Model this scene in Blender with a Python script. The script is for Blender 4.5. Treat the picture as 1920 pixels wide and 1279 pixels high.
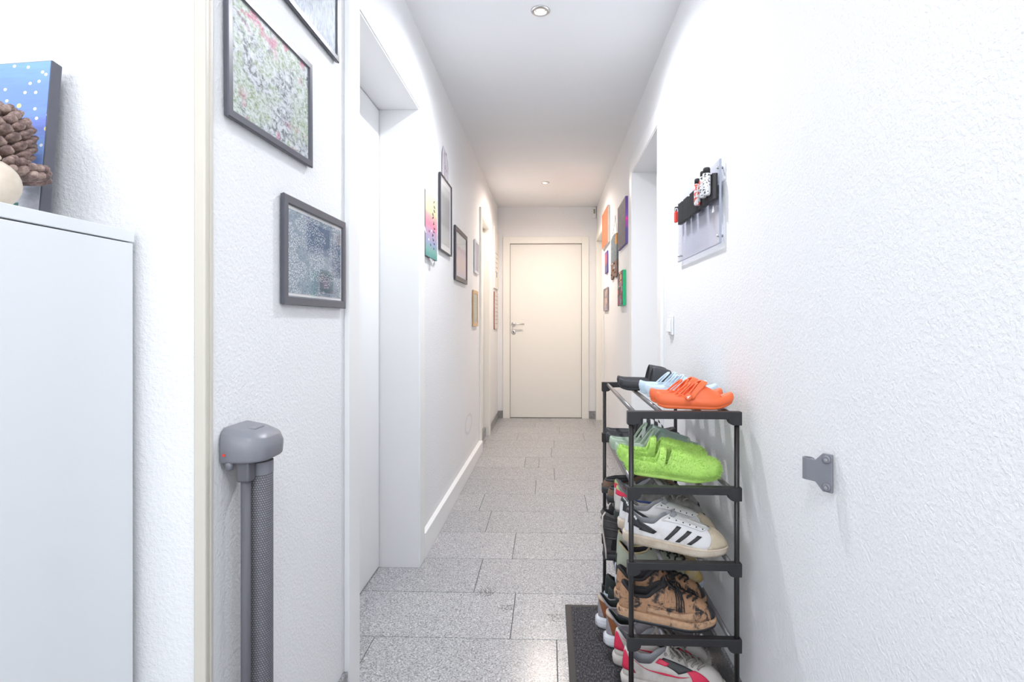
import bpy, math, random
from mathutils import Vector, Matrix
random.seed(4)
PI = math.pi
for o in list(bpy.data.objects):
    bpy.data.objects.remove(o, do_unlink=True)
scene = bpy.context.scene
COL = scene.collection

# ------------------------------------------------------------------ camera
FPX, YAW, CX, CY, CAMH = 1020.0, math.atan(0.034), 995.3, 605.0, 1.08
cd = bpy.data.cameras.new('camera')
cam = bpy.data.objects.new('camera', cd); COL.objects.link(cam)
cam.location = (0, 0, CAMH)
cam.rotation_euler = (PI/2, 0, YAW)
cd.sensor_fit = 'HORIZONTAL'; cd.sensor_width = 36.0
cd.lens = 36.0*FPX/1920.0
cd.shift_x = -(CX-960.0)/1920.0
cd.shift_y = (CY-639.5)/1920.0
cd.clip_start = 0.05
scene.camera = cam

# ------------------------------------------------------------------ world, lights, exposure
w = bpy.data.worlds.new('world'); scene.world = w; w.use_nodes = True
w.node_tree.nodes['Background'].inputs[0].default_value = (0.90, 0.945, 1.0, 1)
w.node_tree.nodes['Background'].inputs[1].default_value = 1.55
def area(name, loc, target, sx, sy, power, col):
    l = bpy.data.lights.new(name, 'AREA'); l.shape = 'RECTANGLE'; l.size = sx; l.size_y = sy
    l.energy = power; l.color = col
    o = bpy.data.objects.new(name, l); COL.objects.link(o); o.location = loc
    d = Vector(target)-Vector(loc)
    o.rotation_euler = d.to_track_quat('-Z', 'Y').to_euler()
    return o
def spot(name, loc, power, col, ang=172, rad=.03):
    l = bpy.data.lights.new(name, 'SPOT'); l.energy = power; l.color = col
    l.spot_size = math.radians(ang); l.spot_blend = .8; l.shadow_soft_size = rad
    o = bpy.data.objects.new(name, l); COL.objects.link(o); o.location = loc
    return o
area('daylight_window_light', (-1.6, -5.5, 2.6), (0.0, 2.5, 1.1), 2.4, 1.9, 14, (0.93, 0.965, 1.0))
spot('far_downlight_bulb_light', (-.04, 5.07, 2.375), 35, (1.0, 0.86, 0.75))
spot('near_downlight_fill_light', (-.037, 2.275, 2.375), 31, (0.93, 0.95, 1.0))  # fill added at the unlit near downlight to brighten the corridor
pl = bpy.data.lights.new('entrance_fill_light', 'POINT'); pl.energy = 10; pl.color = (0.95, 0.97, 1.0); pl.shadow_soft_size = .16
po = bpy.data.objects.new('entrance_fill_light', pl); COL.objects.link(po); po.location = (-.12, -.05, 2.12)  # unseen overhead source, added to lift the near walls and ceiling
vs = scene.view_settings
vs.view_transform = 'Standard'; vs.look = 'None'; vs.gamma = 1.0; vs.use_curve_mapping = False
vs.exposure = 1.45

# ------------------------------------------------------------------ materials
def srgb(r, g, b):
    f = lambda c: (c/255/12.92) if c/255 <= .04045 else ((c/255+.055)/1.055)**2.4
    return (f(r), f(g), f(b), 1)
class NT:
    def __init__(s, name):
        s.m = bpy.data.materials.new(name); s.m.use_nodes = True
        s.t = s.m.node_tree; s.b = s.t.nodes['Principled BSDF']
        s.tc = s.t.nodes.new('ShaderNodeTexCoord')
    def n(s, typ, **kw):
        x = s.t.nodes.new(typ)
        for k, v in kw.items():
            if k.startswith('i_'):
                key = k[2:]
                key = int(key) if key.isdigit() else key.replace('_', ' ')
                x.inputs[key].default_value = v
            else: setattr(x, k, v)
        return x
    def l(s, a, b): s.t.links.new(a, b)
    def noise(s, scale, detail=3, rough=.55, src='Object', dist=0, vec=None):
        x = s.n('ShaderNodeTexNoise', i_Scale=scale, i_Detail=detail, i_Roughness=rough, i_Distortion=dist)
        s.l(vec if vec is not None else s.tc.outputs[src], x.inputs['Vector']); return x.outputs['Fac']
    def vor(s, scale, src='Object', feature='F1', out='Distance', vec=None):
        x = s.n('ShaderNodeTexVoronoi', i_Scale=scale, feature=feature)
        s.l(vec if vec is not None else s.tc.outputs[src], x.inputs['Vector']); return x.outputs[out]
    def vor2(s, scale, a=0, b=2, asp=1.0):
        X = s.xyz(); c = s.n('ShaderNodeCombineXYZ'); s.l(s.math('MULTIPLY', X[a], asp), c.inputs[0]); s.l(X[b], c.inputs[1])
        x = s.n('ShaderNodeTexVoronoi', i_Scale=scale, voronoi_dimensions='2D'); s.l(c.outputs[0], x.inputs['Vector']); return x.outputs['Distance']
    def ramp(s, fac, stops, interp='LINEAR'):
        x = s.n('ShaderNodeValToRGB'); x.color_ramp.interpolation = interp
        e = x.color_ramp.elements
        while len(e) < len(stops): e.new(.5)
        for i, (p, c) in enumerate(stops): e[i].position = p; e[i].color = c
        s.l(fac, x.inputs[0]); return x.outputs[0]
    def mix(s, fac, a, b, mode='MIX'):
        x = s.n('ShaderNodeMix', data_type='RGBA', blend_type=mode)
        for sock, v in ((x.inputs[0], fac), (x.inputs[6], a), (x.inputs[7], b)):
            if isinstance(v, (int, float, tuple)): sock.default_value = v
            else: s.l(v, sock)
        return x.outputs[2]
    def math(s, op, a, b=None, c=None):
        x = s.n('ShaderNodeMath', operation=op)
        for i, v in enumerate((a, b, c)):
            if v is None: continue
            if isinstance(v, (int, float)): x.inputs[i].default_value = v
            else: s.l(v, x.inputs[i])
        return x.outputs[0]
    def xyz(s, src='Generated'):
        x = s.n('ShaderNodeSeparateXYZ'); s.l(s.tc.outputs[src], x.inputs[0]); return x.outputs
    def col(s, v):
        if isinstance(v, tuple): s.b.inputs['Base Color'].default_value = v
        else: s.l(v, s.b.inputs['Base Color'])
    def bump(s, h, strength=.3, dist=.002):
        x = s.n('ShaderNodeBump', i_Strength=strength, i_Distance=dist)
        s.l(h, x.inputs['Height']); s.l(x.outputs[0], s.b.inputs['Normal'])
    def set(s, rough=.5, metal=0, spec=.5):
        s.b.inputs['Roughness'].default_value = rough; s.b.inputs['Metallic'].default_value = metal
        s.b.inputs['Specular IOR Level'].default_value = spec; return s.m

def plain(name, c, rough=.5, metal=0, spec=.5, var=.06, scale=40, bump=.08, bd=.0006):
    t = NT(name)
    n = t.noise(scale)
    d = tuple(max(0, x*(1-var)) for x in c[:3])+(1,)
    b = tuple(min(1, x*(1+var)) for x in c[:3])+(1,)
    t.col(t.mix(n, d, b)); t.bump(t.noise(scale*6, 2), bump, bd)
    return t.set(rough, metal, spec)

def wall_mat(name, c=(.86, .865, .875, 1)):
    t = NT(name)
    n = t.noise(3, 2)
    t.col(t.mix(n, tuple(x*.985 for x in c[:3])+(1,), c))
    a = t.noise(150, 3, .6); v = t.vor(95)
    h = t.math('ADD', t.ramp(a, [(.42, (0, 0, 0, 1)), (.62, (1, 1, 1, 1))]), t.math('MULTIPLY', v, .5))
    t.bump(h, .34, .0020)
    return t.set(.75, 0, .25)
def left_wall_mat():
    m = wall_mat('woodchip_wall_paint_left')
    t = m.node_tree
    # faint ring-shaped scuff low on the wall
    b = t.nodes['Principled BSDF']; src = b.inputs['Base Color'].links[0].from_socket
    geo = t.nodes.new('ShaderNodeNewGeometry')
    sub = t.nodes.new('ShaderNodeVectorMath'); sub.operation = 'SUBTRACT'; sub.inputs[1].default_value = (-.585, 3.93, .345)
    mul = t.nodes.new('ShaderNodeVectorMath'); mul.operation = 'MULTIPLY'; mul.inputs[1].default_value = (0, .42, 1)
    ln = t.nodes.new('ShaderNodeVectorMath'); ln.operation = 'LENGTH'
    t.links.new(geo.outputs['Position'], sub.inputs[0]); t.links.new(sub.outputs[0], mul.inputs[0]); t.links.new(mul.outputs[0], ln.inputs[0])
    r = t.nodes.new('ShaderNodeValToRGB'); e = r.color_ramp.elements
    e[0].position = .052; e[0].color = (0, 0, 0, 1); e[1].position = .062; e[1].color = (.45, .45, .45, 1)
    x = e.new(.068); x.color = (.45, .45, .45, 1); x = e.new(.078); x.color = (0, 0, 0, 1)
    t.links.new(ln.outputs['Value'], r.inputs[0])
    mx = t.nodes.new('ShaderNodeMix'); mx.data_type = 'RGBA'; mx.inputs[7].default_value = (.6, .62, .65, 1)
    t.links.new(r.outputs[0], mx.inputs[0]); t.links.new(src, mx.inputs[6]); t.links.new(mx.outputs[2], b.inputs['Base Color'])
    return m
def ceiling_mat():
    t = NT('ceiling_plaster_paint'); t.col(t.mix(t.noise(2), (.83, .84, .86, 1), (.86, .87, .885, 1)))
    t.bump(t.noise(160, 3), .3, .002); return t.set(.8, 0, .2)
def granite(name, base=1.0, rough=.2, tint=(1, 1, 1)):
    t = NT(name)
    g = lambda v: (v*base*tint[0], v*base*tint[1], v*base*1.03*tint[2], 1)
    oi = t.n('ShaderNodeObjectInfo')
    geo = t.n('ShaderNodeNewGeometry')
    v = geo.outputs['Position']
    a = t.noise(190, 4, .75, vec=v)
    c1 = t.ramp(a, [(.33, g(.09)), (.43, g(.33)), (.53, g(.48)), (.66, g(.66))])
    s = t.vor(230, vec=v, out='Color')
    sx = t.n('ShaderNodeSeparateXYZ'); t.l(s, sx.inputs[0])
    dark = t.ramp(sx.outputs[0], [(.80, (0, 0, 0, 1)), (.86, (1, 1, 1, 1))])
    c2 = t.mix(t.math('MULTIPLY', dark, .55), c1, g(.14))
    lt = t.ramp(sx.outputs[1], [(.82, (0, 0, 0, 1)), (.9, (1, 1, 1, 1))])
    c3 = t.mix(t.math('MULTIPLY', lt, .5), c2, g(.8))
    var = t.math('MULTIPLY_ADD', oi.outputs['Random'], .10, .95)
    fin = t.mix(1.0, c3, var, 'MULTIPLY')
    dn = t.noise(55, 4, .7, vec=v)
    for (cx_, cy_, rr_) in ((-.25, 2.17, .075), (-.16, 2.06, .05), (.02, 2.0, .06)):     # scuffed-in dirt
        sb = t.n('ShaderNodeVectorMath', operation='DISTANCE'); t.l(v, sb.inputs[0]); sb.inputs[1].default_value = (cx_, cy_, 0)
        m1 = t.math('LESS_THAN', t.math('MULTIPLY_ADD', dn, rr_*2.2, sb.outputs['Value']), rr_*1.55)
        m2 = t.math('LESS_THAN', t.math('MULTIPLY_ADD', dn, -1.0, .62), .10)
        fin = t.mix(t.math('MULTIPLY', t.math('MULTIPLY', m1, t.math('GREATER_THAN', t.noise(130, 2, .5, vec=v), .52)), .7), fin, g(.06))
    t.col(fin)
    t.bump(a, .03, .0005)
    return t.set(rough, 0, .5)

M = {}
M['wall_l'] = left_wall_mat()
M['wall'] = wall_mat('woodchip_wall_paint')
M['ceil'] = ceiling_mat()
M['granite'] = granite('grey_granite', .93, .25)
M['granite_skirt'] = granite('grey_granite_skirting', .62, .3)
M['grout'] = plain('grout', (.16, .155, .16, 1), .9)
M['lacquer'] = plain('white_door_lacquer', (.86, .865, .87, 1), .32, var=.01, scale=8, bump=.02)
M['lacquer2'] = plain('cream_white_door_lacquer', (.86, .845, .80, 1), .40, spec=.3, var=.01, scale=8, bump=.02)
M['doorgap'] = plain('dark_rubber_seal', (.25, .24, .23, 1), .8)
M['whitepaint'] = plain('white_gloss_paint', (.88, .885, .89, 1), .4, var=.01, bump=.03)
M['beige_trim'] = plain('aged_beige_paint', (.62, .585, .51, 1), .45, var=.05, scale=12, bump=.15)
M['metal'] = plain('brushed_steel', (.62, .61, .60, 1), .28, 1, var=.04)
M['chrome'] = plain('satin_chrome', (.75, .74, .74, 1), .2, 1, var=.04)
M['black'] = plain('black_plastic', (.021, .020, .022, 1), .5, var=.2)
M['blackmetal'] = plain('black_painted_tube', (.018, .016, .017, 1), .32, var=.2)
M['rod'] = plain('grey_steel_rod', (.22, .21, .215, 1), .3, .6, var=.1)
M['greyplastic'] = plain('grey_moulded_plastic', (.215, .22, .25, 1), .38, var=.04, scale=25)
M['greydark'] = plain('dark_grey_plastic', (.11, .11, .125, 1), .6, var=.04)
M['red'] = plain('red_plastic', (.85, .06, .04, 1), .35)
M['white'] = plain('white_plastic', (.82, .83, .84, 1), .4, var=.02)
M['cab'] = plain('white_melamine', (.80, .82, .85, 1), .45, var=.01, scale=5, bump=.02)
M['gray_frame'] = plain('charcoal_frame_lacquer', (.095, .098, .12, 1), .35, var=.1)
M['black_frame'] = plain('black_frame_lacquer', (.045, .043, .055, 1), .4, var=.1)
M['paper'] = plain('white_passepartout', (.85, .85, .86, 1), .8, var=.02)
M['wood'] = plain('pale_beech_wood', (.62, .42, .24, 1), .5, var=.15, scale=30)
M['redwood'] = plain('reddish_brown_wood', (.25, .08, .05, 1), .5, var=.15)
M['silver'] = plain('pale_silver_frame', (.70, .73, .78, 1), .35, var=.04)

def glass_mat(name, tint=(1, 1, 1, 1), gl=.08):
    t = NT(name)
    tr = t.n('ShaderNodeBsdfTransparent'); tr.inputs[0].default_value = tint
    g = t.n('ShaderNodeBsdfGlossy'); g.inputs['Roughness'].default_value = .05
    fr = t.n('ShaderNodeLayerWeight', i_Blend=.12)
    f = t.math('ADD', t.math('MULTIPLY', fr.outputs['Fresnel'], .22), gl*.1)
    mx = t.n('ShaderNodeMixShader'); t.l(f, mx.inputs[0]); t.l(tr.outputs[0], mx.inputs[1]); t.l(g.outputs[0], mx.inputs[2])
    out = t.t.nodes['Material Output']; t.l(mx.outputs[0], out.inputs['Surface'])
    return t.m
M['glass'] = glass_mat('picture_glass')
M['acrylic'] = glass_mat('clear_acrylic', (.88, .89, .93, 1), .15)
M['acrylic_edge'] = plain('acrylic_cut_edge', (.40, .43, .52, 1), .4)

# ------------------------------------------------------------------ mesh helpers
class MB:
    def __init__(s): s.v = []; s.f = []; s.mi = []
    def add(s, vs, fs, mi=0):
        b = len(s.v); s.v += [tuple(x) for x in vs]
        for f in fs: s.f.append([b+i for i in f]); s.mi.append(mi)
        return s
    def box(s, x0, x1, y0, y1, z0, z1, mi=0):
        if x0 > x1: x0, x1 = x1, x0
        if y0 > y1: y0, y1 = y1, y0
        vs = [(x, y, z) for z in (z0, z1) for y in (y0, y1) for x in (x0, x1)]
        return s.add(vs, [(0, 2, 3, 1), (4, 5, 7, 6), (0, 1, 5, 4), (2, 6, 7, 3), (0, 4, 6, 2), (1, 3, 7, 5)], mi)
    def prism(s, pts, axis, a, b, mi=0):
        # pts: 2D outline; axis: extrusion axis
        def P(p, t):
            if axis == 'x': return (t, p[0], p[1])
            if axis == 'y': return (p[0], t, p[1])
            return (p[0], p[1], t)
        n = len(pts)
        vs = [P(p, a) for p in pts]+[P(p, b) for p in pts]
        fs = [tuple(range(n))[::-1], tuple(range(n, 2*n))]+[(i, (i+1) % n, n+(i+1) % n, n+i) for i in range(n)]
        return s.add(vs, fs, mi)
    def rings(s, rs, cap0=True, cap1=True, closed=True, mi=0):
        n = len(rs[0]); vs = [p for r in rs for p in r]; fs = []
        for k in range(len(rs)-1):
            for i in range(n if closed else n-1):
                j = (i+1) % n
                fs.append((k*n+i, k*n+j, (k+1)*n+j, (k+1)*n+i))
        if closed and cap0: fs.append(tuple(range(n))[::-1])
        if closed and cap1: fs.append(tuple((len(rs)-1)*n+i for i in range(n)))
        return s.add(vs, fs, mi)
    def tube(s, path, r, n=8, caps=True, mi=0):
        path = [Vector(p) for p in path]; rs = []
        prev = None
        for i, p in enumerate(path):
            d = (path[min(i+1, len(path)-1)]-path[max(i-1, 0)]).normalized()
            if prev is None:
                u = d.cross(Vector((0, 0, 1)))
                if u.length < 1e-3: u = d.cross(Vector((1, 0, 0)))
            else: u = prev-d*prev.dot(d)
            u.normalize(); prev = u; v = d.cross(u)
            rr = r[i] if isinstance(r, (list, tuple)) else r
            rs.append([p+u*rr*math.cos(2*PI*k/n)+v*rr*math.sin(2*PI*k/n) for k in range(n)])
        return s.rings(rs, caps, caps, mi=mi)
    def lathe(s, c, prof, n=24, axis='z', cap0=True, cap1=True, mi=0):
        rs = []
        for r, h in prof:
            ring = []
            for k in range(n):
                a = 2*PI*k/n; x, y = r*math.cos(a), r*math.sin(a)
                if axis == 'z': q = (x, y, h)
                elif axis == 'x': q = (h, x, y)
                else: q = (x, h, y)
                ring.append((c[0]+q[0], c[1]+q[1], c[2]+q[2]))
            rs.append(ring)
        return s.rings(rs, cap0, cap1, mi=mi)
    def build(s, name, mats, parent=None, smooth=False, bevel=0, solid=0, subsurf=0, loc=None, offset=0):
        me = bpy.data.meshes.new(name); me.from_pydata(s.v, [], s.f)
        if not isinstance(mats, (list, tuple)): mats = [mats]
        for m in mats: me.materials.append(M[m] if isinstance(m, str) else m)
        for p, i in zip(me.polygons, s.mi): p.material_index = i
        me.validate(); me.update()
        import bmesh
        bm = bmesh.new(); bm.from_mesh(me); bmesh.ops.recalc_face_normals(bm, faces=bm.faces); bm.to_mesh(me); bm.free()
        if smooth:
            for p in me.polygons: p.use_smooth = True
        o = bpy.data.objects.new(name, me); COL.objects.link(o)
        if loc: o.location = loc
        if parent: o.parent = parent
        if solid:
            m = o.modifiers.new('solid', 'SOLIDIFY'); m.thickness = solid; m.offset = offset
        if bevel:
            m = o.modifiers.new('bevel', 'BEVEL'); m.width = bevel; m.segments = 2; m.limit_method = 'ANGLE'; m.angle_limit = math.radians(40)
        if subsurf:
            m = o.modifiers.new('sub', 'SUBSURF'); m.levels = subsurf; m.render_levels = subsurf
        return o
def tag(o, label, cat, group=None):
    o['label'] = label; o['category'] = cat
    if group: o['group'] = group
    return o
def thing(name, label, cat, loc=(0, 0, 0), group=None, rot=(0, 0, 0)):
    o = bpy.data.objects.new(name, None); COL.objects.link(o)
    o.empty_display_size = .05; o.location = loc; o.rotation_euler = rot
    return tag(o, label, cat, group)
def struct(o): o['kind'] = 'structure'; return o
def sempty(name, loc=(0, 0, 0)):
    o = bpy.data.objects.new(name, None); COL.objects.link(o); o.location = loc; o.empty_display_size = .05
    o['kind'] = 'structure'; return o
def copy_tree(o, parent=None):
    c = o.copy(); COL.objects.link(c)
    if parent: c.parent = parent
    for ch in list(o.children): copy_tree(ch, c)
    return c

# ------------------------------------------------------------------ room shell
XL, XR, HC, YB, YF = -.585, .535, 2.385, 6.15, .914
# floor slab and tiles
fl = struct(MB().box(-2.3, .95, -2.2, YB+.25, -.08, -.0035).build('floor', 'grout'))
TW, TD, JG = .625, .3135, .0015
row0 = 1.854
offs = {0: -.134, -1: .025, 1: -.303, 2: -.170, 3: -.33, 4: .22, 5: -.09, 6: .036, 7: -.187, 8: .017, 9: .041, 10: -.30, 11: .10, 12: -.15, 13: .02, 14: -.2}
def add_tile(x0, x1, y0, y1):
    if x1-x0 < .02 or y1-y0 < .02: return
    o = MB().box(x0+JG, x1-JG, y0+JG, y1-JG, -.0035, 0).build('floor_tile', 'granite', fl, bevel=.0006)
for k in range(-13, 15):
    y0 = row0+k*TD; y1 = y0+TD
    off = offs.get(k, random.uniform(-.31, .31))
    xa, xb = (-2.2, .54) if y1 <= YF+.2 else (-.77, .74)
    y1 = min(y1, YB+.06)
    n0 = math.floor((xa-off)/TW)
    x = off+n0*TW
    while x < xb:
        a, b = max(x, xa), min(x+TW, xb)
        if k == 7 and x < -.1 < x+TW+.1 and a < -.08 < b:      # narrow filler piece seen in this row
            add_tile(a, -.08, y0, y1); add_tile(-.08, b, y0, y1)
        else: add_tile(a, b, y0, y1)
        x += TW
# ceiling with two square openings for the downlights
DL = [(-.037, 2.275), (-.040, 5.065)]
cb = MB(); h = .026
xs = [-2.3, -.037-h, -.037+h, .95]; ys = [-2.2, DL[0][1]-h, DL[0][1]+h, DL[1][1]-h, DL[1][1]+h, YB+.25]
for i in range(3):
    for j in range(5):
        if i == 1 and j in (1, 3): continue
        cb.box(xs[i], xs[i+1], ys[j], ys[j+1], HC, HC+.02)
cb.box(-2.3, .95, -2.2, YB+.25, HC+.09, HC+.12)
struct(cb.build('ceiling', 'ceil'))

# door data: outer casing range, top, panel depth
def side_wall(name, side, x, segs, mat):
    b = MB()
    for (y0, y1, z0, z1) in segs:
        b.box(x, x+side*.34, y0, y1, z0, z1)
    return struct(b.build(name, mat))
D1 = (1.612, 2.388, 2.03)      # opening y0,y1,top  (left, near)
D2 = (4.60, 5.20, 1.985)       # left, far
D3 = (2.64, 3.47, 2.04)        # right, near
D4 = (5.37, 6.06, 1.995)       # right, far
side_wall('wall_left', -1, XL, [(YF, D1[0], 0, HC), (D1[0], D1[1], D1[2], HC), (D1[1], D2[0], 0, HC), (D2[0], D2[1], D2[2], HC), (D2[1], YB+.2, 0, HC)], 'wall_l')
side_wall('wall_right', 1, XR, [(-2.2, D3[0], 0, HC), (D3[0], D3[1], D3[2], HC), (D3[1], D4[0], 0, HC), (D4[0], D4[1], D4[2], HC), (D4[1], YB+.2, 0, HC)], 'wall')
struct(MB().box(-2.3, XL-.34, YF, YF+.15, 0, HC).add([], []).build('wall_front_left', 'wall'))
wf = MB().box(-2.3, XL-.0005, YF-.004, YF, 0, HC); struct(wf.build('wall_front', 'wall'))
# unseen room end behind the camera, window opening added to shape the daylight falloff
rb = MB()
rb.box(-2.4, .95, -2.32, -2.2, 0, .95).box(-2.4, .95, -2.32, -2.2, 2.30, HC).box(-2.4, -2.1, -2.32, -2.2, .95, 2.30).box(.35, .95, -2.32, -2.2, .95, 2.30)
struct(rb.build('wall_unseen_window_side', 'wall'))
struct(MB().box(-2.42, -2.3, -2.2, YF+.15, 0, HC).build('wall_far_left', 'wall'))
# back wall with a door hole
BX0, BX1, BZ = -.458, .378, 1.985
bw = MB()
bw.box(XL, BX0, YB, YB+.12, 0, HC); bw.box(BX1, XR, YB, YB+.12, 0, HC); bw.box(BX0, BX1, YB, YB+.12, BZ, HC)
struct(bw.build('wall_back', 'wall'))

def side_door(name, side, x, op, leafdepth, cas=.08, mat='lacquer', leafmat='lacquer', proud=.016, leaf=True):
    y0, y1, zt = op; e = sempty(name, (x, (y0+y1)/2, 0)); px = -x; cy = -(y0+y1)/2
    def P(b, nm, m, bev=.002):
        b.v = [(vx+px, vy+cy, vz) for vx, vy, vz in b.v]; return b.build(nm, m, e, bevel=bev)
    xi = x-side*proud
    P(MB().box(xi, x, y0-cas, y0+.006, 0, zt+cas), 'casing', mat)
    P(MB().box(xi, x, y1-.006, y1+cas, 0, zt+cas), 'casing', mat)
    P(MB().box(xi, x, y0+.006, y1-.006, zt-.006, zt+cas), 'casing', mat)
    xo = x+side*leafdepth
    P(MB().box(xi+side*.004, xo+side*.04, y0, y0+.012, 0, zt), 'jamb', mat)
    P(MB().box(xi+side*.004, xo+side*.04, y1-.012, y1, 0, zt), 'jamb', mat)
    P(MB().box(xi+side*.004, xo+side*.04, y0+.012, y1-.012, zt-.012, zt), 'jamb', mat)
    if leaf:
        P(MB().box(xo, xo+side*.04, y0+.0155, y1-.0155, .006, zt-.0155), 'door_leaf', leafmat, .001)
        P(MB().box(xo+side*.005, xo+side*.03, y0+.012, y1-.012, .001, zt-.012), 'seal', 'doorgap', 0)
    return e, P
e, P = side_door('door_1', -1, XL, D1, .165)
for z in (1.76, .28):
    P(MB().lathe((XL-.158, D1[0]+.018, z), [(.006, -.035), (.006, .035)], 12), 'hinge', 'metal')
e, P = side_door('door_2', -1, XL, D2, .045, cas=.065, mat='lacquer2', leafmat='lacquer2')
P(MB().box(XL-.045, XL-.022, D2[0]+.013, D2[1]-.013, 0.001, .08), 'skirting', 'granite_skirt', .001)
side_door('door_3', 1, XR, D3, .185)
side_door('door_4', 1, XR, D4, .14, cas=.068, mat='lacquer2', leafmat='lacquer2')
# back door
e = sempty('door_5', (0, YB, 0))
def PB(b, nm, m='lacquer2', bev=.0015, smooth=False):
    b.v = [(vx, vy-YB, vz) for vx, vy, vz in b.v]; return b.build(nm, m, e, bevel=bev, smooth=smooth)
c = .066
for (a, b_) in ((BX0-c, BX0+.012), (BX1-.012, BX1+c)):
    PB(MB().box(a, b_, YB-.016, YB, 0, BZ+c), 'casing')
PB(MB().box(BX0+.012, BX1-.012, YB-.016, YB, BZ-.012, BZ+c), 'casing')
for (a, b_) in ((BX0, BX0+.012), (BX1-.012, BX1)):
    PB(MB().box(a, b_, YB-.01, YB+.09, 0, BZ), 'jamb')
PB(MB().box(BX0+.012, BX1-.012, YB-.01, YB+.09, BZ-.012, BZ), 'jamb')
PB(MB().box(BX0+.0155, BX1-.0155, YB+.012, YB+.05, .007, BZ-.0155), 'door_leaf', 'lacquer2', .001)
PB(MB().box(BX0+.012, BX1-.012, YB+.02, YB+.04, .001, BZ-.012), 'seal', 'doorgap', 0)
hx, hz = -.404, 1.062
hb = MB().lathe((hx, YB+.012, hz), [(.026, 0), (.026, -.006), (.022, -.008)], 24, 'y')
PB(hb, 'handle_rosette', 'chrome', 0, True)
hb = MB().tube([(hx, YB+.006, hz), (hx, YB-.035, hz), (hx+.008, YB-.043, hz), (hx+.03, YB-.045, hz), (hx+.122, YB-.045, hz)], .0085, 12)
PB(hb, 'door_handle', 'metal', 0, True)
hb = MB().lathe((hx, YB+.012, .972), [(.026, 0), (.026, -.006), (.022, -.008)], 24, 'y'); PB(hb, 'key_rosette', 'chrome', 0, True)
PB(MB().lathe((hx, YB+.004, .976), [(.008, 0), (.008, -.004)], 12, 'y').box(hx-.003, hx+.003, YB, YB+.004, .955, .97), 'keyhole', 'black', 0)

# skirtings
def sk(name, x0, x1, y0, y1, z1, m): return struct(MB().box(x0, x1, y0, y1, 0, z1).build(name, m, bevel=.0015))
sk('baseboard_left_near', XL, XL+.011, YF+.01, D1[0]-.081, .086, 'granite_skirt')
b = MB()
ya, yb = D1[1]+.081, D2[0]-.066
vs_ = []
for (y, xx, z) in ((ya, XL+.020, .116), (yb, XL+.030, .092)):
    vs_ += [(XL, y, 0), (xx, y, 0), (xx, y, z), (XL, y, z+.004)]
b.add(vs_, [(0, 1, 2, 3), (7, 6, 5, 4), (0, 4, 5, 1), (1, 5, 6, 2), (2, 6, 7, 3), (3, 7, 4, 0)])
struct(b.build('baseboard_left_middle', 'whitepaint', bevel=.002))
sk('baseboard_left_far', XL, XL+.011, D2[1]+.066, YB, .084, 'granite_skirt')
sk('baseboard_right_near', XR-.011, XR, -2.2, D3[0]-.081, .084, 'granite_skirt')
sk('baseboard_right_middle', XR-.011, XR, D3[1]+.081, D4[0]-.069, .084, 'granite_skirt')
sk('baseboard_back_left', XL+.011, BX0-c-.001, YB-.011, YB, .084, 'granite_skirt')
sk('baseboard_back_right', BX1+c+.001, XR-.017, YB-.011, YB, .084, 'granite_skirt')
# beige corner trim on the wall end
b = MB().box(XL-.015, XL+.006, YF-.017, YF-.0045, 0, HC).box(XL+.0005, XL+.0065, YF-.0045, YF+.006, 0, HC)
struct(b.build('trim_1', 'beige_trim', bevel=.003))

# ------------------------------------------------------------------ downlights
def emit_mat(name, col, s):
    t = NT(name); t.b.inputs['Emission Color'].default_value = col; t.b.inputs['Emission Strength'].default_value = s
    t.col(t.mix(t.noise(60), (.7, .7, .7, 1), (.85, .85, .85, 1))); return t.set(.15)
M['bulb_w'] = emit_mat('halogen_reflector_unlit_glow', (1, .98, .96, 1), .35)
M['bulb_y'] = emit_mat('halogen_reflector_lit', (1, .86, .68, 1), 6)
for i, (x, y) in enumerate(DL):
    t = thing('downlight', ['round recessed ceiling spotlight with dark steel ring, nearest the camera',
                            'small glowing warm ceiling spotlight near the far door'][i], 'ceiling light', (x, y, HC), 'recessed ceiling spotlights')
    MB().lathe((0, 0, 0), [(.024, .002), (.024, -.003), (.027, -.007), (.034, -.006), (.0395, -.002), (.0395, 0)], 40, cap0=False, cap1=False).build('trim_ring', 'metal', t, smooth=True, solid=.0015)
    MB().lathe((0, 0, 0), [(.0245, 0), (.024, .012), (.020, .026), (.014, .034)], 32, cap0=False, cap1=True).build('reflector', 'chrome', t, smooth=True)
    MB().lathe((0, 0, 0), [(.018, .021), (.017, .017), (.010, .014), (.004, .013)], 24).build('bulb', ['bulb_w', 'bulb_y'][i], t, smooth=True)

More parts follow.
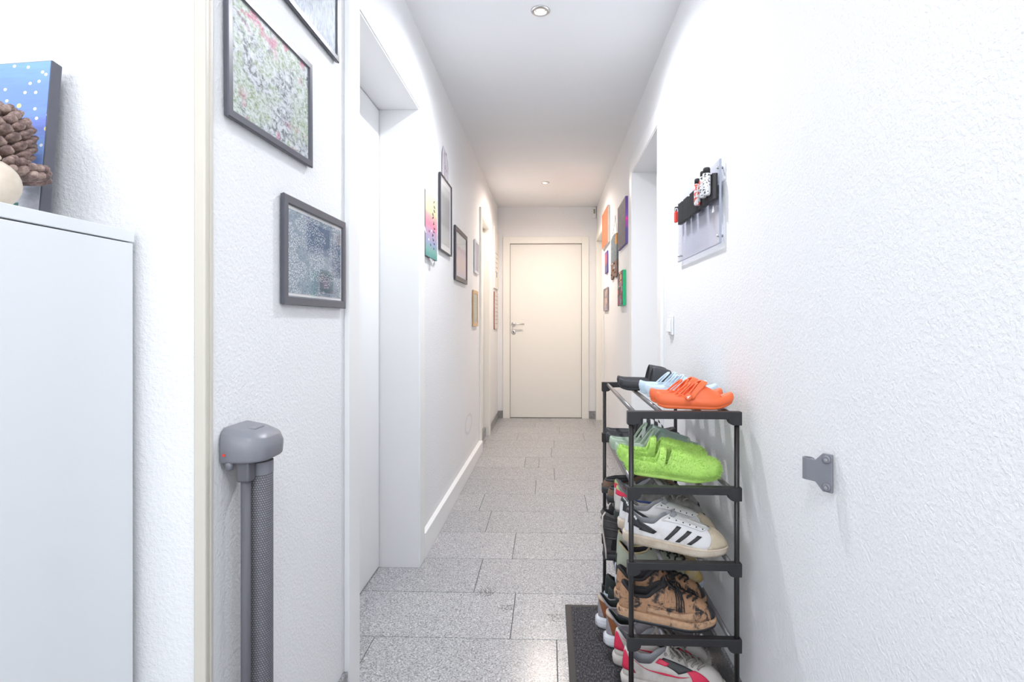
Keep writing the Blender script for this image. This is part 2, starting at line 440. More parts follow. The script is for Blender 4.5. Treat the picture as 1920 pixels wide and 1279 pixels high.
# ------------------------------------------------------------------ artwork materials
def art_floral():
    t = NT('art_floral_abstract')
    a = t.noise(17, 9, .8, 'Generated', .5); b = t.noise(3.2, 4, .6, 'Generated', .8)
    c1 = t.ramp(a, [(.38, srgb(30, 34, 40)), (.455, srgb(112, 122, 126)), (.505, srgb(205, 213, 220)), (.60, srgb(240, 243, 246))])
    g = t.ramp(b, [(.45, (0, 0, 0, 1)), (.58, (.75, .75, .75, 1))])
    d = t.noise(40, 3, .6, 'Generated')
    gcol = t.ramp(d, [(.4, srgb(120, 160, 110)), (.5, srgb(195, 220, 150)), (.58, srgb(240, 248, 238))])
    c2 = t.mix(t.math('MULTIPLY', g, t.ramp(a, [(.4, (1, 1, 1, 1)), (.6, (.1, .1, .1, 1))])), c1, gcol)
    X = t.xyz(); ed = t.math('MULTIPLY', t.math('ABSOLUTE', t.math('SUBTRACT', X[2], .5)), 2.0)
    pm = t.noise(5, 3, .6, 'Generated', .5)
    p = t.math('MULTIPLY', t.ramp(pm, [(.52, (0, 0, 0, 1)), (.6, (1, 1, 1, 1))]), t.ramp(ed, [(.45, (0, 0, 0, 1)), (.85, (1, 1, 1, 1))]))
    c3 = t.mix(p, c2, t.ramp(d, [(.45, srgb(190, 50, 110)), (.6, srgb(225, 160, 175))]))
    t.col(c3); t.bump(a, .2, .001); return t.set(.5)
def art_blue_grey():
    t = NT('art_blue_grey_streaks'); mp = t.n('ShaderNodeMapping'); mp.inputs['Scale'].default_value = (1, 14, 3)
    mp.inputs['Rotation'].default_value = (.5, 0, 0); t.l(t.tc.outputs['Generated'], mp.inputs[0])
    a = t.noise(3, 6, .7, vec=mp.outputs[0])
    b = t.noise(3.5, 4, .6, 'Generated')
    c = t.ramp(a, [(.34, srgb(60, 76, 112)), (.45, srgb(130, 144, 168)), (.55, srgb(180, 192, 206)), (.66, srgb(215, 222, 226))])
    t.col(t.mix(t.ramp(b, [(.5, (0, 0, 0, 1)), (.62, (.6, .6, .6, 1))]), c, srgb(190, 205, 195))); return t.set(.5)
def rect_mask(t, X, u0, u1, v0, v1, ua=1, va=2):
    m = t.math('MULTIPLY', t.math('GREATER_THAN', X[ua], u0), t.math('LESS_THAN', X[ua], u1))
    n = t.math('MULTIPLY', t.math('GREATER_THAN', X[va], v0), t.math('LESS_THAN', X[va], v1))
    return t.math('MULTIPLY', m, n)
def art_blue_patches():
    t = NT('art_slate_blue_patches'); X = t.xyz()
    a = t.noise(34, 5, .7, 'Generated', 1.5)
    c = t.ramp(a, [(.38, srgb(84, 108, 130)), (.5, srgb(128, 148, 166)), (.62, srgb(168, 184, 198))])
    for (r, col) in (((.30, .75, .55, .93), srgb(70, 98, 132)), ((.80, 1, .28, .78), srgb(72, 96, 130)), ((.55, .83, .05, .36), srgb(44, 92, 104)), ((.60, .74, .10, .28), srgb(108, 110, 135))):
        m = rect_mask(t, X, *r); c = t.mix(t.math('MULTIPLY', m, .75), c, t.mix(a, tuple(x*.7 for x in col[:3])+(1,), tuple(min(1, x*1.35) for x in col[:3])+(1,)))
    s = t.vor2(34, 1, 2, 1.4); sp = t.math('LESS_THAN', s, .27)
    s2 = t.noise(5, 2, .5, 'Generated'); sp = t.math('MULTIPLY', sp, t.math('GREATER_THAN', s2, .46))
    t.col(t.mix(t.math('MULTIPLY', sp, .8), c, srgb(236, 240, 242))); t.bump(a, .2, .001); return t.set(.5)
def art_gradient(name, stops, na=.05, src_ax=2, rough=.55, spots=None):
    t = NT(name); X = t.xyz(); n = t.noise(7, 4, .6, 'Generated')
    f = t.math('MULTIPLY_ADD', t.math('SUBTRACT', n, .5), na*4, X[src_ax])
    c = t.ramp(f, stops)
    if spots:
        for th, sc, col in spots:
            m = t.ramp(t.noise(sc, 4, .6, 'Generated'), [(th, (0, 0, 0, 1)), (th+.05, (1, 1, 1, 1))]); c = t.mix(m, c, col)
    t.col(c); return t.set(rough)
def art_patchwork(name, cols, scale, line=srgb(30, 30, 34)):
    t = NT(name); mp = t.n('ShaderNodeMapping'); mp.inputs['Scale'].default_value = (.01, 1, 1.5); t.l(t.tc.outputs['Generated'], mp.inputs[0])
    x = t.n('ShaderNodeTexVoronoi', i_Scale=scale, distance='CHEBYCHEV'); t.l(mp.outputs[0], x.inputs[0])
    sx = t.n('ShaderNodeSeparateXYZ'); t.l(x.outputs['Color'], sx.inputs[0])
    st = [(i/len(cols), c) for i, c in enumerate(cols)]
    c = t.ramp(sx.outputs[0], st, 'CONSTANT'); c = t.mix(t.math('GREATER_THAN', x.outputs['Distance'], .46), c, line)
    t.col(c); return t.set(.5)
def art_mottled(name, stops, sc=20, dist=1.0, det=5):
    t = NT(name); t.col(t.ramp(t.noise(sc, det, .7, 'Generated', dist), stops)); t.bump(t.noise(sc*2, 3, .6, 'Generated'), .4, .002); return t.set(.6)

# picture on a side wall: side=-1 left wall, +1 right wall
def framed(name, label, cat, side, y0, y1, z0, z1, fw, th, fmat, art, mat_w=0, glass=True, roll=0, group=None, gap=.003):
    x = XL if side < 0 else XR
    cy, cz = (y0+y1)/2, (z0+z1)/2
    t = thing(name, label, cat, (x, cy, cz), group, rot=(roll, 0, 0))
    hy, hz = (y1-y0)/2, (z1-z0)/2
    s = -side
    def X(d): return s*(gap+d)
    # mitred frame profile, four bars in one ring
    b = MB(); rs = []
    for (d, ins) in ((0, .002), (th-.002, 0), (th, .002), (th, fw-.003), (th-.003, fw), (0, fw)):
        rs.append([(X(d), -hy+ins, -hz+ins), (X(d), hy-ins, -hz+ins), (X(d), hy-ins, hz-ins), (X(d), -hy+ins, hz-ins)])
    rs.append(rs[0])
    b.rings(rs, False, False); b.build('frame', fmat, t)
    iy, iz = hy-fw, hz-fw
    MB().box(X(0), X(th*.45), -iy, iy, -iz, iz).build('backing', 'paper', t)
    if mat_w: ay, az = iy-mat_w, iz-mat_w
    else: ay, az = iy, iz
    MB().box(X(th*.45), X(th*.45+.001), -ay, ay, -az, az).build('artwork', art, t)
    if glass: MB().box(X(th*.7), X(th*.7+.001), -iy, iy, -iz, iz).build('glass_pane', 'glass', t)
    return t
G = 'framed pictures on the left wall'
framed('picture_frame', 'charcoal framed blue-grey streaky painting cut off by the top of the photo', 'picture', -1, 1.158, 1.466, 1.787, 2.03, .017, .010, 'gray_frame', art_blue_grey(), group=G)
framed('picture_frame', 'large charcoal framed abstract of grey white, green and pink blossoms', 'picture', -1, .951, 1.299, 1.452, 1.702, .017, .010, 'gray_frame', art_floral(), group=G, roll=.012)
framed('picture_frame', 'charcoal framed slate-blue abstract with square patches, above the grey stair gate', 'picture', -1, 1.157, 1.512, 1.119, 1.362, .021, .010, 'gray_frame', art_blue_patches(), mat_w=.007, group=G)
sketch = art_gradient('art_grey_pencil_sketch', [(0, srgb(200, 204, 205)), (.28, srgb(190, 194, 196)), (.34, srgb(160, 164, 166)), (.5, srgb(172, 176, 178)), (.8, srgb(165, 170, 172)), (.9, srgb(205, 208, 210))], .04)
framed('picture_frame', 'tall thin black frame with a grey pencil drawing', 'picture', -1, 2.838, 3.170, 1.465, 1.873, .008, .013, 'black_frame', sketch, mat_w=.035, group=G)
pink = art_gradient('art_pale_pink_wash', [(0, srgb(205, 196, 214)), (.3, srgb(226, 205, 200)), (.55, srgb(214, 196, 210)), (.68, srgb(190, 178, 190)), (.72, srgb(205, 212, 215)), (1, srgb(205, 214, 216))], .06)
framed('picture_frame', 'black wooden frame around a pale pink and lilac print, lower right of the tall frame', 'picture', -1, 3.299, 3.775, 1.343, 1.678, .03, .012, 'black_frame', pink, mat_w=.004, group=G)
framed('picture_frame', 'small silvery white framed picture above the beech one', 'picture', -1, 4.187, 4.41, 1.466, 1.728, .022, .010, 'silver', art_mottled('art_lilac_grey', [(.35, srgb(150, 150, 175)), (.6, srgb(205, 200, 212))]), group=G)
framed('picture_frame', 'small pale beech framed picture beside the far left door', 'picture', -1, 4.10, 4.361, 1.05, 1.33, .028, .010, 'wood', art_mottled('art_grey_green', [(.35, srgb(165, 172, 158)), (.6, srgb(205, 205, 195))]), group=G)

def canvas(name, label, side, y0, y1, z0, z1, th, edge, face, group, roll=0, face2=None, gap=.001):
    x = XL if side < 0 else XR
    t = thing(name, label, 'canvas', (x, (y0+y1)/2, (z0+z1)/2), group, rot=(roll, 0, 0))
    hy, hz = (y1-y0)/2, (z1-z0)/2; s = -side
    MB().box(s*gap, s*(gap+th), -hy, hy, -hz, hz).build('stretched_edge', edge, t, bevel=.0015)
    MB().box(s*(gap+th), s*(gap+th+.001), -hy+.001, hy-.001, -hz+.001, hz-.001).build('painted_face', face, t)
    return t
GL, GR = 'canvases on the left wall', 'canvases on the right wall'
# pastel lettered canvas
pas = art_gradient('art_pastel_bands', [(0, srgb(80, 150, 145)), (.10, srgb(112, 170, 160)), (.24, srgb(150, 160, 190)), (.42, srgb(190, 150, 180)), (.52, srgb(226, 130, 155)), (.64, srgb(228, 158, 160)), (.72, srgb(212, 205, 165)), (1, srgb(205, 210, 185))], .02,
    spots=[(.66, 9, srgb(150, 160, 150)), (.68, 13, srgb(235, 150, 70))])
t = canvas('pastel_canvas', 'pastel rainbow canvas with dark handwriting, thick black edge and ribbons', -1, 2.480, 2.740, 1.391, 1.695, .0145, 'black_frame', pas, GL)
M['ink'] = plain('dark_ink', (.05, .06, .06, 1), .6)
for k in range(11):      # vertical lines of brushed lettering
    b = MB(); zz = .12-.021*k+.01; yy = .045 + .02*math.sin(k*1.3)
    pts = [((.0170), yy+random.uniform(-.016, .016), zz+random.uniform(-.008, .008)) for _ in range(6)]
    b.tube(pts, .0016, 5); b.build('lettering', 'ink', t)
for k, (yy, zz) in enumerate(((-.06, -.07), (-.02, -.09), (.03, -.06), (-.05, -.03), (.0, -.02), (.05, -.1))):
    MB().box(.0160, .0168, yy-.008, yy+.008, zz-.005, zz+.005).build('painted_dab', 'ink' if k % 2 else 'paper', t)
for k in range(6):
    z = .04-.032*k
    MB().tube([(.006, .128, z), (.014, .132+.012*(k % 2), z-.012), (.010, .132, z-.03), (.016, .139, z-.02)], .0022, 5).build('ribbon', 'paper', t)
MB().tube([(.006, -.132, .0), (.014, -.1325, -.03), (.018, -.127, -.05)], .0026, 5).build('ribbon', 'paper', t)
MB().tube([(.012, -.02, -.153), (.018, 0, -.172), (.012, .02, -.185), (.018, .03, -.162), (.012, .01, -.155), (.012, .045, -.178)], .004, 6).build('ribbon', 'paper', t)
# pale paper strip above tall frame
b = MB(); prof = [(-.088, -.10), (.088, -.10), (.088, .05), (.03, .10), (-.06, .118), (-.088, .07)]
b.prism([(p[0], p[1]) for p in prof], 'x', .0045, .006)
o = tag(b.build('paper_drawing', art_mottled('art_pale_mauve_paper', [(.35, srgb(120, 112, 125)), (.48, srgb(200, 194, 204)), (.65, srgb(222, 220, 228))], 4), loc=(XL, 3.02, 1.93)), 'pale mauve paper drawing with a pointed top, above the tall frame', 'drawing')
# white canvas and brown edged plaque beyond far left door
t = canvas('white_canvas', 'tall cream white canvas with faint lettering beyond the far left door', -1, 5.67, 6.10, 1.445, 2.092, .012, 'paper', plain('cream_canvas_face', (.80, .77, .73, 1), .6), GL)
for k in range(5): MB().box(.0142, .0150, -.10+.03*(k % 2), .11-.02*(k % 3), .05-.05*k, .062-.05*k).build('lettering', plain('grey_lettering', (.45, .42, .44, 1), .7) if k == 0 else bpy.data.materials['grey_lettering'], t)
MB().box(.0142, .0150, -.02, .03, -.2, -.15).build('printed_symbol', 'ink', t)
t = canvas('text_plaque', 'narrow plaque with rust-brown edge and lines of text, below the cream canvas', -1, 5.70, 6.08, 1.01, 1.41, .010, 'redwood', plain('plaque_face', (.70, .66, .64, 1), .6), GL)
for k in range(8): MB().box(.0122, .0130, -.13+.01*(k % 3), .13-.03*(k % 2), .15-.042*k, .158-.042*k).build('lettering', bpy.data.materials['grey_lettering'], t)
# right wall
org = art_mottled('art_orange_swirl', [(.38, srgb(100, 66, 74)), (.46, srgb(176, 90, 60)), (.54, srgb(205, 112, 60)), (.64, srgb(170, 110, 96))], 20, 2.5)
M['org_edge'] = plain('cream_canvas_edge', (.75, .73, .64, 1), .7)
canvas('orange_canvas', 'orange and rust swirled canvas with cream edge near the far right door', 1, 4.811, 5.313, 1.79, 2.12, .020, 'org_edge', org, GR)
pur = art_mottled('art_slate_purple', [(.3, srgb(62, 62, 72)), (.5, srgb(86, 84, 94)), (.7, srgb(104, 92, 106))], 9, 1.2)
t = NT('purple_canvas_edge'); X = t.xyz(); t.col(t.ramp(X[2], [(0, srgb(100, 86, 150)), (.33, srgb(110, 90, 160)), (.36, srgb(170, 90, 180)), (.48, srgb(180, 90, 180)), (.49, srgb(240, 70, 170)), (.55, srgb(240, 80, 175)), (.57, srgb(140, 95, 185)), (1, srgb(98, 80, 150))])); t.set(.6)
canvas('purple_canvas', 'large slate-purple canvas with violet and pink edge beside the near right door', 1, 3.722, 4.142, 1.622, 1.943, .016, t.m, pur, GR)
sm = art_gradient('art_small_purple', [(0, srgb(90, 90, 130)), (.35, srgb(80, 80, 120)), (.45, srgb(150, 80, 100)), (.8, srgb(170, 70, 90)), (1, srgb(80, 70, 150))], .05)
canvas('small_purple_canvas', 'small red and violet canvas under the orange one', 1, 4.94, 5.148, 1.535, 1.735, .010, plain('violet_edge', (.12, .10, .35, 1), .6), sm, GR)
grn = art_patchwork('art_red_patchwork', [srgb(200, 60, 50), srgb(110, 40, 60), srgb(70, 95, 130), srgb(214, 70, 50), srgb(225, 180, 130), srgb(120, 140, 150), srgb(160, 50, 90)], 4.2)
canvas('green_canvas', 'patchwork canvas of red and blue blocks with bright green edge', 1, 3.812, 4.094, 1.202, 1.450, .022, plain('bright_green_edge', (.01, .50, .20, 1), .5), grn, GR)
fr = art_patchwork('art_collage', [srgb(216, 190, 160), srgb(150, 150, 175), srgb(175, 178, 190), srgb(190, 160, 140)], 2.2, srgb(120, 110, 120))
framed('collage_frame', 'small mauve framed collage, lowest on the right wall', 'picture', 1, 4.896, 5.248, 1.189, 1.402, .014, .012, plain('mauve_frame', (.32, .25, .30, 1), .5), fr)
# fabric banner on string
bt = thing('hanging_banner', 'grey-teal textile banner with brown stone-studded lower part on a string', 'wall hanging', (XR, 4.435, 1.612))
t = NT('banner_textile'); X = t.xyz(); n = t.noise(16, 5, .7, 'Generated')
c1 = t.ramp(n, [(.35, srgb(92, 104, 112)), (.6, srgb(136, 148, 154))]); c2 = t.ramp(n, [(.35, srgb(84, 66, 60)), (.6, srgb(150, 124, 112))])
lo = t.math('LESS_THAN', t.math('MULTIPLY_ADD', n, .12, X[2]), .44)
c = t.mix(lo, c1, c2)
dx = t.math('SUBTRACT', X[1], .06); dz = t.math('MULTIPLY', t.math('SUBTRACT', X[2], .84), 1.3)
rr = t.math('SQRT', t.math('ADD', t.math('MULTIPLY', dx, dx), t.math('MULTIPLY', dz, dz)))
c = t.mix(t.math('LESS_THAN', rr, .17), c, srgb(214, 150, 80)); t.col(c); t.bump(n, .8, .006); t.set(.85)
out = []
for k in range(9):
    a = k/8; out.append((-.2+.4*a, .165+.015*math.sin(PI*a)))
for k in range(9):
    a = k/8; out.append((.2-.4*a, -.165-.012*math.sin(3*PI*a)))
MB().prism(out, 'x', -.014, -.004).build('textile', t.m, bt, bevel=.002)
for k in range(8):
    MB().lathe((-.016, .15-.04*k+random.uniform(-.01, .01), -.04-random.random()*.1), [(.003, -.008), (.009, -.003), (.009, .003), (.004, .008)], 8).build('stone', 'redwood' if k % 3 else 'paper', bt, smooth=True)
MB().tube([(-.006, -.17, .16), (-.002, -.02, .325), (-.006, .17, .165)], .0012, 5).build('string', 'ink', bt)
MB().lathe((0, -.02, .33), [(.003, -.012), (.003, 0)], 8, 'x').build('nail', 'metal', bt)

# sensor box on back wall / right corner
t = thing('alarm_sensor', 'small white thermostat box with greenish display high in the far right corner', 'sensor', (.503, YB, 2.315))
MB().box(-.022, .022, -.03, 0, -.062, .062).build('housing', 'white', t, bevel=.005)
MB().box(-.008, .012, -.0315, -.03, -.012, .038).build('display', plain('lcd_green_grey', (.25, .28, .18, 1), .3), t)
# light switch on right wall
t = thing('light_switch', 'white rocker light switch on the right wall above the shoe rack', 'switch', (XR, 2.395, 1.068))
MB().box(-.010, 0, -.041, .041, -.042, .042).build('cover_plate', 'white', t, bevel=.004)
b = MB(); b.add([(-.010, -.029, -.03), (-.010, .029, -.03), (-.010, .029, .03), (-.010, -.029, .03), (-.022, -.027, -.028), (-.022, .027, -.028), (-.014, .027, .028), (-.014, -.027, .028)],
      [(0, 1, 2, 3), (4, 5, 6, 7), (0, 1, 5, 4), (1, 2, 6, 5), (2, 3, 7, 6), (3, 0, 4, 7)]); b.build('rocker', 'white', t, bevel=.002)

# ------------------------------------------------------------------ acrylic board with holders and tubes
ab = thing('acrylic_board', 'clear acrylic board with ribbed black holders on the right wall', 'board', (XR, 1.952, 1.453))
MB().box(-.016, -.010, -.270, .270, -.127, .127).build('sheet', 'acrylic', ab)
e_ = MB().box(-.0165, -.0095, -.2725, -.270, -.128, .128).box(-.0165, -.0095, -.270, .270, -.1295, -.127); e_.build('cut_edge', 'acrylic_edge', ab)
for yy in (-.255, .255):
    for zz in (-.105, .105):
        MB().lathe((0, yy, zz), [(.004, -.019), (.004, 0)], 10, 'x').build('screw', 'metal', ab, smooth=True)
zb = .052
hold = [(.205, .030), (.150, .060), (.075, .075), (-.045, .100), (-.175, .090)]
for k, (yy, wdt) in enumerate([(.165, .066), (.085, .066), (-.022, .092), (-.130, .07), (-.215, .085)]):
    b = MB(); n = max(3, int(wdt/.012)); pts = []
    for i in range(n*4+1):
        a = i/(n*4); pts.append((-wdt/2+wdt*a, -.022-.011*abs(math.sin(a*n*PI))))
    outl = [(p[1], yy+p[0]) for p in pts]+[(-.0162, yy+wdt/2), (-.0162, yy-wdt/2)]
    b.prism(outl, 'z', zb-.043, zb+.037); b.build('ribbed_holder', 'black', ab, bevel=.001)
b = MB().prism([(-.225, -.024), (-.200, -.024), (-.2125, -.002)], 'x', -.0175, -.0165); b.build('warning_triangle', 'paper', ab)
def tube_item(name, label, y, z, r, hgt, bodymat, capmat, cap_h, deco=None):
    t = thing(name, label, 'tube', (XR-.033-r, y, z), 'small tubes clipped to the acrylic board')
    MB().lathe((0, 0, 0), [(r*.85, 0), (r, .003), (r, hgt*.95), (r*.9, hgt)], 20).build('body', bodymat, t, smooth=True)
    MB().lathe((0, 0, 0), [(r*.88, hgt), (r*.88, hgt+cap_h*.8), (r*.75, hgt+cap_h)], 20).build('cap', capmat, t, smooth=True)
    return t
def printed(name, base, ink, sc, th=.55):
    t = NT(name); n = t.noise(sc, 2, .5, 'Object'); t.col(t.mix(t.math('GREATER_THAN', n, th), base, ink)); return t.set(.4)
pr = printed('white_with_red_print', (.85, .85, .85, 1), (.8, .12, .1, 1), 90, .53)
pb = printed('white_with_black_print', (.85, .85, .86, 1), (.05, .05, .06, 1), 160, .60)
t = tube_item('marker_tube', 'slim white tube with red print and black cap, leftmost of the white tubes', 1.826, 1.470, .0105, .070, pr, 'black', .018)
t = tube_item('marker_tube', 'white tube mostly hidden behind the thickest tube, red dot below its cap', 1.752, 1.478, .0115, .066, pb, 'black', .018)
MB().lathe((-.0118, 0, .048), [(.006, -.0006), (.006, .0006)], 12, 'x').build('red_dot', 'red', t)
t = tube_item('marker_tube', 'thickest white tube with black lettering and black cap, nearest the camera', 1.712, 1.476, .0125, .068, pb, 'black', .018)
t = thing('lighter', 'red lighter with silver top at the far end of the acrylic board', 'lighter', (XR-.028, 2.195, 1.480))
MB().box(-.007, .006, -.011, .011, 0, .044).build('body', 'red', t, bevel=.004)
MB().box(-.006, .005, -.010, .010, .044, .060).build('metal_top', 'chrome', t, bevel=.002)
MB().lathe((0, -.005, .058), [(.005, -.006), (.006, .006)], 12, 'x').build('spark_wheel', 'black', t)

# ------------------------------------------------------------------ gate catch bracket on right wall
t = thing('gate_catch', 'grey plastic gate catch with two screws on the right wall', 'bracket', (XR-.004, 1.035, .797), rot=(0, 0, math.radians(36)))
MB().prism([(.0, -.036), (.018, -.036), (.032, -.021), (.050, -.021), (.050, .021), (.032, .021), (.018, .036), (0, .036)], 'x', -.006, 0).build('plate', 'greyplastic', t, bevel=.0015)
b = MB(); n = 20
for rx_, ry_ in ((.008, .011),):
    ro = [(.003-.0+rx_*math.cos(2*PI*k/n), .050+ry_*math.sin(2*PI*k/n)) for k in range(n)]
    ri = [(.003+(rx_-.003)*math.cos(2*PI*k/n), .050+(ry_-.003)*math.sin(2*PI*k/n)) for k in range(n)]
    R4 = [[(x, y, z) for x, y in q] for q, z in ((ro, -.021), (ro, .021), (ri, .021), (ri, -.021), (ro, -.021))]
    b.rings(R4, False, False)
b.build('hook', 'greyplastic', t, smooth=False, bevel=.0005)
MB().prism([(.0, .001), (.0, .034), (.0035, .003)], 'z', -.018, .018).build('wedge', 'greyplastic', t)
for zz in (-.026, .026):
    MB().lathe((-.006, .0095, zz), [(.0078, 0), (.0078, -.0025), (.004, -.004), (.003, -.0025)], 20, 'x').build('screw', 'greyplastic', t, smooth=True)
    MB().lathe((-.0085, .0095, zz), [(.003, 0), (.003, -.0012)], 10, 'x').build('screw_recess', 'chrome', t)

# ------------------------------------------------------------------ retractable stair gate on left wall
g = thing('stair_gate', 'grey retractable mesh stair gate rolled up on the left wall', 'gate', (XL, .99, 0))
def plan(x0, x1, y0, y1, r, n=6, sq=False):
    pts = []
    for cx, cy, a0, rr in ((x1-r, y0+r, -PI/2, r), (x1-r, y1-r, 0, r), (x0+.006, y1-.006, PI/2, .006), (x0+.006, y0+.006, PI, .006)):
        for k in range(n+1):
            a = a0+PI/2*k/n; pts.append((cx+rr*math.cos(a), cy+rr*math.sin(a)))
    return pts
def housing(z0, z1, nm):
    b = MB(); rs = []
    for dz, ins in ((0, .004), (.004, .001), (.02, 0), (z1-z0-.022, 0), (z1-z0-.008, .004), (z1-z0, .016)):
        p = plan(.001, .078-ins, -.050+ins, .058-ins, .034)
        slope = -.18
        rs.append([(x, y, z0+dz+(slope*(x) if dz > .03 else 0)) for x, y in p])
    b.rings(rs); return b.build(nm, 'greyplastic', g, smooth=True, bevel=0)
o = housing(.830, .892, 'top_housing')
for p in o.data.polygons: p.use_smooth = True
o.modifiers.new('b', 'BEVEL').width = .002
MB().box(.022, .046, -.012, .024, .8825, .8865).build('release_button', 'greyplastic', g, bevel=.003)
MB().lathe((.012, -.0505, .846), [(.0025, 0), (.0025, -.001)], 10, 'y').build('lock_indicator', 'red', g)
MB().lathe((.016, -.040, .826), [(.006, -.008), (.0075, 0), (.0075, .006)], 12).build('lock_tab', 'greyplastic', g, smooth=True)
housing(.012, .06, 'bottom_housing')
t_ = NT('woven_grey_mesh_fabric')
wv = t_.n('ShaderNodeTexBrick', i_Scale=1.0); wv.inputs['Color1'].default_value = (.25, .25, .27, 1); wv.inputs['Color2'].default_value = (.19, .19, .21, 1)
wv.inputs['Mortar'].default_value = (.08, .08, .09, 1); wv.inputs['Brick Width'].default_value = .0042; wv.inputs['Row Height'].default_value = .0042; wv.inputs['Mortar Size'].default_value = .0008; wv.offset = .5
sp = t_.xyz('Object'); at = t_.math('ARCTAN2', sp[1], sp[0]); cm = t_.n('ShaderNodeCombineXYZ')
t_.l(t_.math('MULTIPLY', at, .025), cm.inputs[0]); t_.l(sp[2], cm.inputs[1]); t_.l(cm.outputs[0], wv.inputs['Vector'])
t_.col(wv.outputs['Color']); t_.bump(wv.outputs['Color'], .5, .001); t_.set(.65)
o = MB().lathe((0, 0, 0), [(.0225, .062), (.0245, .064), (.0245, .822), (.0235, .8235), (.018, .8235)], 40).build('mesh_roll', t_.m, g, smooth=True, loc=(.042, .010, 0))
MB().lathe((.042, .010, 0), [(.0250, .800), (.0250, .8225)], 40, cap0=False, cap1=False).build('top_hem', 'greyplastic', g, smooth=True)
MB().lathe((.042, .010, 0), [(.017, .822), (.017, .831)], 30).build('spindle', 'white', g, smooth=True)
MB().lathe((.040, -.030, 0), [(.0085, .05), (.0085, .82)], 20).build('release_bar', 'greydark', g, smooth=True)
MB().box(.028, .052, -.042, -.018, .795, .832).build('bar_socket', 'greydark', g, bevel=.004)

# ------------------------------------------------------------------ cabinet, painting, pine cone, figurine
cb_ = thing('shoe_cabinet', 'tall plain white cabinet at the left edge in front of the wall', 'cabinet', (-1.1, .77, 0))
x1 = -.700+1.1; 
MB().box(-.35, x1, -.16, .122, 0, 1.213).build('body', 'cab', cb_, bevel=.001)
MB().box(-.352, x1+.001, -.163, .124, 1.215, 1.234).build('top_board', 'cab', cb_, bevel=.001)
MB().box(-.33, x1-.02, -.176, -.161, .05, 1.215).build('door', 'cab', cb_, bevel=.001)
# painting of a night sky
t = NT('art_starry_night_sky'); X = t.xyz(); n = t.noise(4, 4, .6, 'Generated', .6)
mp = t.n('ShaderNodeMapping'); mp.inputs['Scale'].default_value = (2, 1, 9); t.l(t.tc.outputs['Generated'], mp.inputs[0])
st = t.noise(2.4, 5, .6, vec=mp.outputs[0])
f_ = t.math('MULTIPLY_ADD', t.math('SUBTRACT', st, .5), .35, X[2])
c = t.ramp(f_, [(.0, srgb(150, 190, 228)), (.1, srgb(120, 165, 220)), (.22, srgb(104, 120, 190)), (.42, srgb(130, 165, 222)), (.55, srgb(120, 130, 205)), (.68, srgb(125, 155, 218)), (.85, srgb(130, 160, 222)), (1, srgb(140, 180, 226))])
mt = t.math('LESS_THAN', X[2], t.math('MULTIPLY_ADD', t.math('ABSOLUTE', t.math('SUBTRACT', X[0], .93)), -.9, .24))
c = t.mix(mt, c, t.ramp(n, [(.4, srgb(165, 170, 180)), (.6, srgb(225, 226, 232))]))
c = t.mix(rect_mask(t, X, .80, .90, .03, .065, 0, 2), c, srgb(70, 120, 105))
v = t.vor2(11, 0, 2, 1.3); s1 = t.math('MULTIPLY', t.math('LESS_THAN', v, .12), t.math('GREATER_THAN', X[2], .4)); c = t.mix(s1, c, srgb(238, 240, 245))
v = t.vor2(4.3, 0, 2, 1.3); s1 = t.math('MULTIPLY', t.math('LESS_THAN', v, .065), t.math('GREATER_THAN', X[2], .3)); c = t.mix(s1, c, srgb(240, 228, 150))
t.col(c); t.bump(st, .25, .002); t.set(.5)
# local: x right, y back, z up ; leaning back
pt = thing('starry_painting', 'canvas painting of a blue starry sky leaning on top of the white cabinet', 'painting', (-.804, .832, 1.2535), rot=(-math.radians(8), -math.radians(3.0), 0))
MB().box(-.34, 0, 0, .019, 0, .262).build('canvas_body', 'gray_frame', pt, bevel=.0015)
MB().box(-.338, -.002, -.0008, 0, .002, .260).build('painted_face', t.m, pt)
# mats: pine cone
M['cone'] = None
t = NT('pine_cone_scales'); n = t.noise(60, 4, .7, 'Object'); t.col(t.ramp(n, [(.35, srgb(96, 78, 76)), (.5, srgb(140, 118, 112)), (.65, srgb(188, 166, 154))])); t.set(.8); M['cone'] = t.m
pc = thing('pine_cone', 'brown pine cone with open scales above a fan of pods, before the starry painting', 'pine cone', (-.822, .785, 1.294))
MB().lathe((0, 0, 0), [(.008, 0), (.022, .02), (.024, .06), (.014, .09), (.004, .108)], 12).build('core', 'cone', pc, smooth=True)
scale_meshes = {}
k = 0
for ring in range(11):
    hgt = .004+ring*.0096; rad = .014+.024*math.sin(PI*min(1, (ring+1.5)/11.5))**.8; cnt = 9 if ring < 8 else 7
    for i in range(cnt):
        a = 2*PI*(i+.5*(ring % 2))/cnt+ring*.1
        if ring in scale_meshes: me = scale_meshes[ring]
        else:
            b = MB(); L = rad+.004; rs = []
            for (d, wv_, th_) in ((.006, .004, .002), (L*.6, .0075, .003), (L*.88, .009, .0055), (L, .006, .005), (L+.003, .002, .002)):
                zz = d*.45
                rs.append([(d, wv_*math.cos(q), zz+th_*math.sin(q)) for q in [2*PI*j/6 for j in range(6)]])
            b.rings(rs); o = b.build('scale', 'cone', None, smooth=True); me = o.data; bpy.data.objects.remove(o); scale_meshes[ring] = me
        o = bpy.data.objects.new('scale', me); COL.objects.link(o); o.parent = pc; o.location = (0, 0, hgt); o.rotation_euler = (0, 0, a)
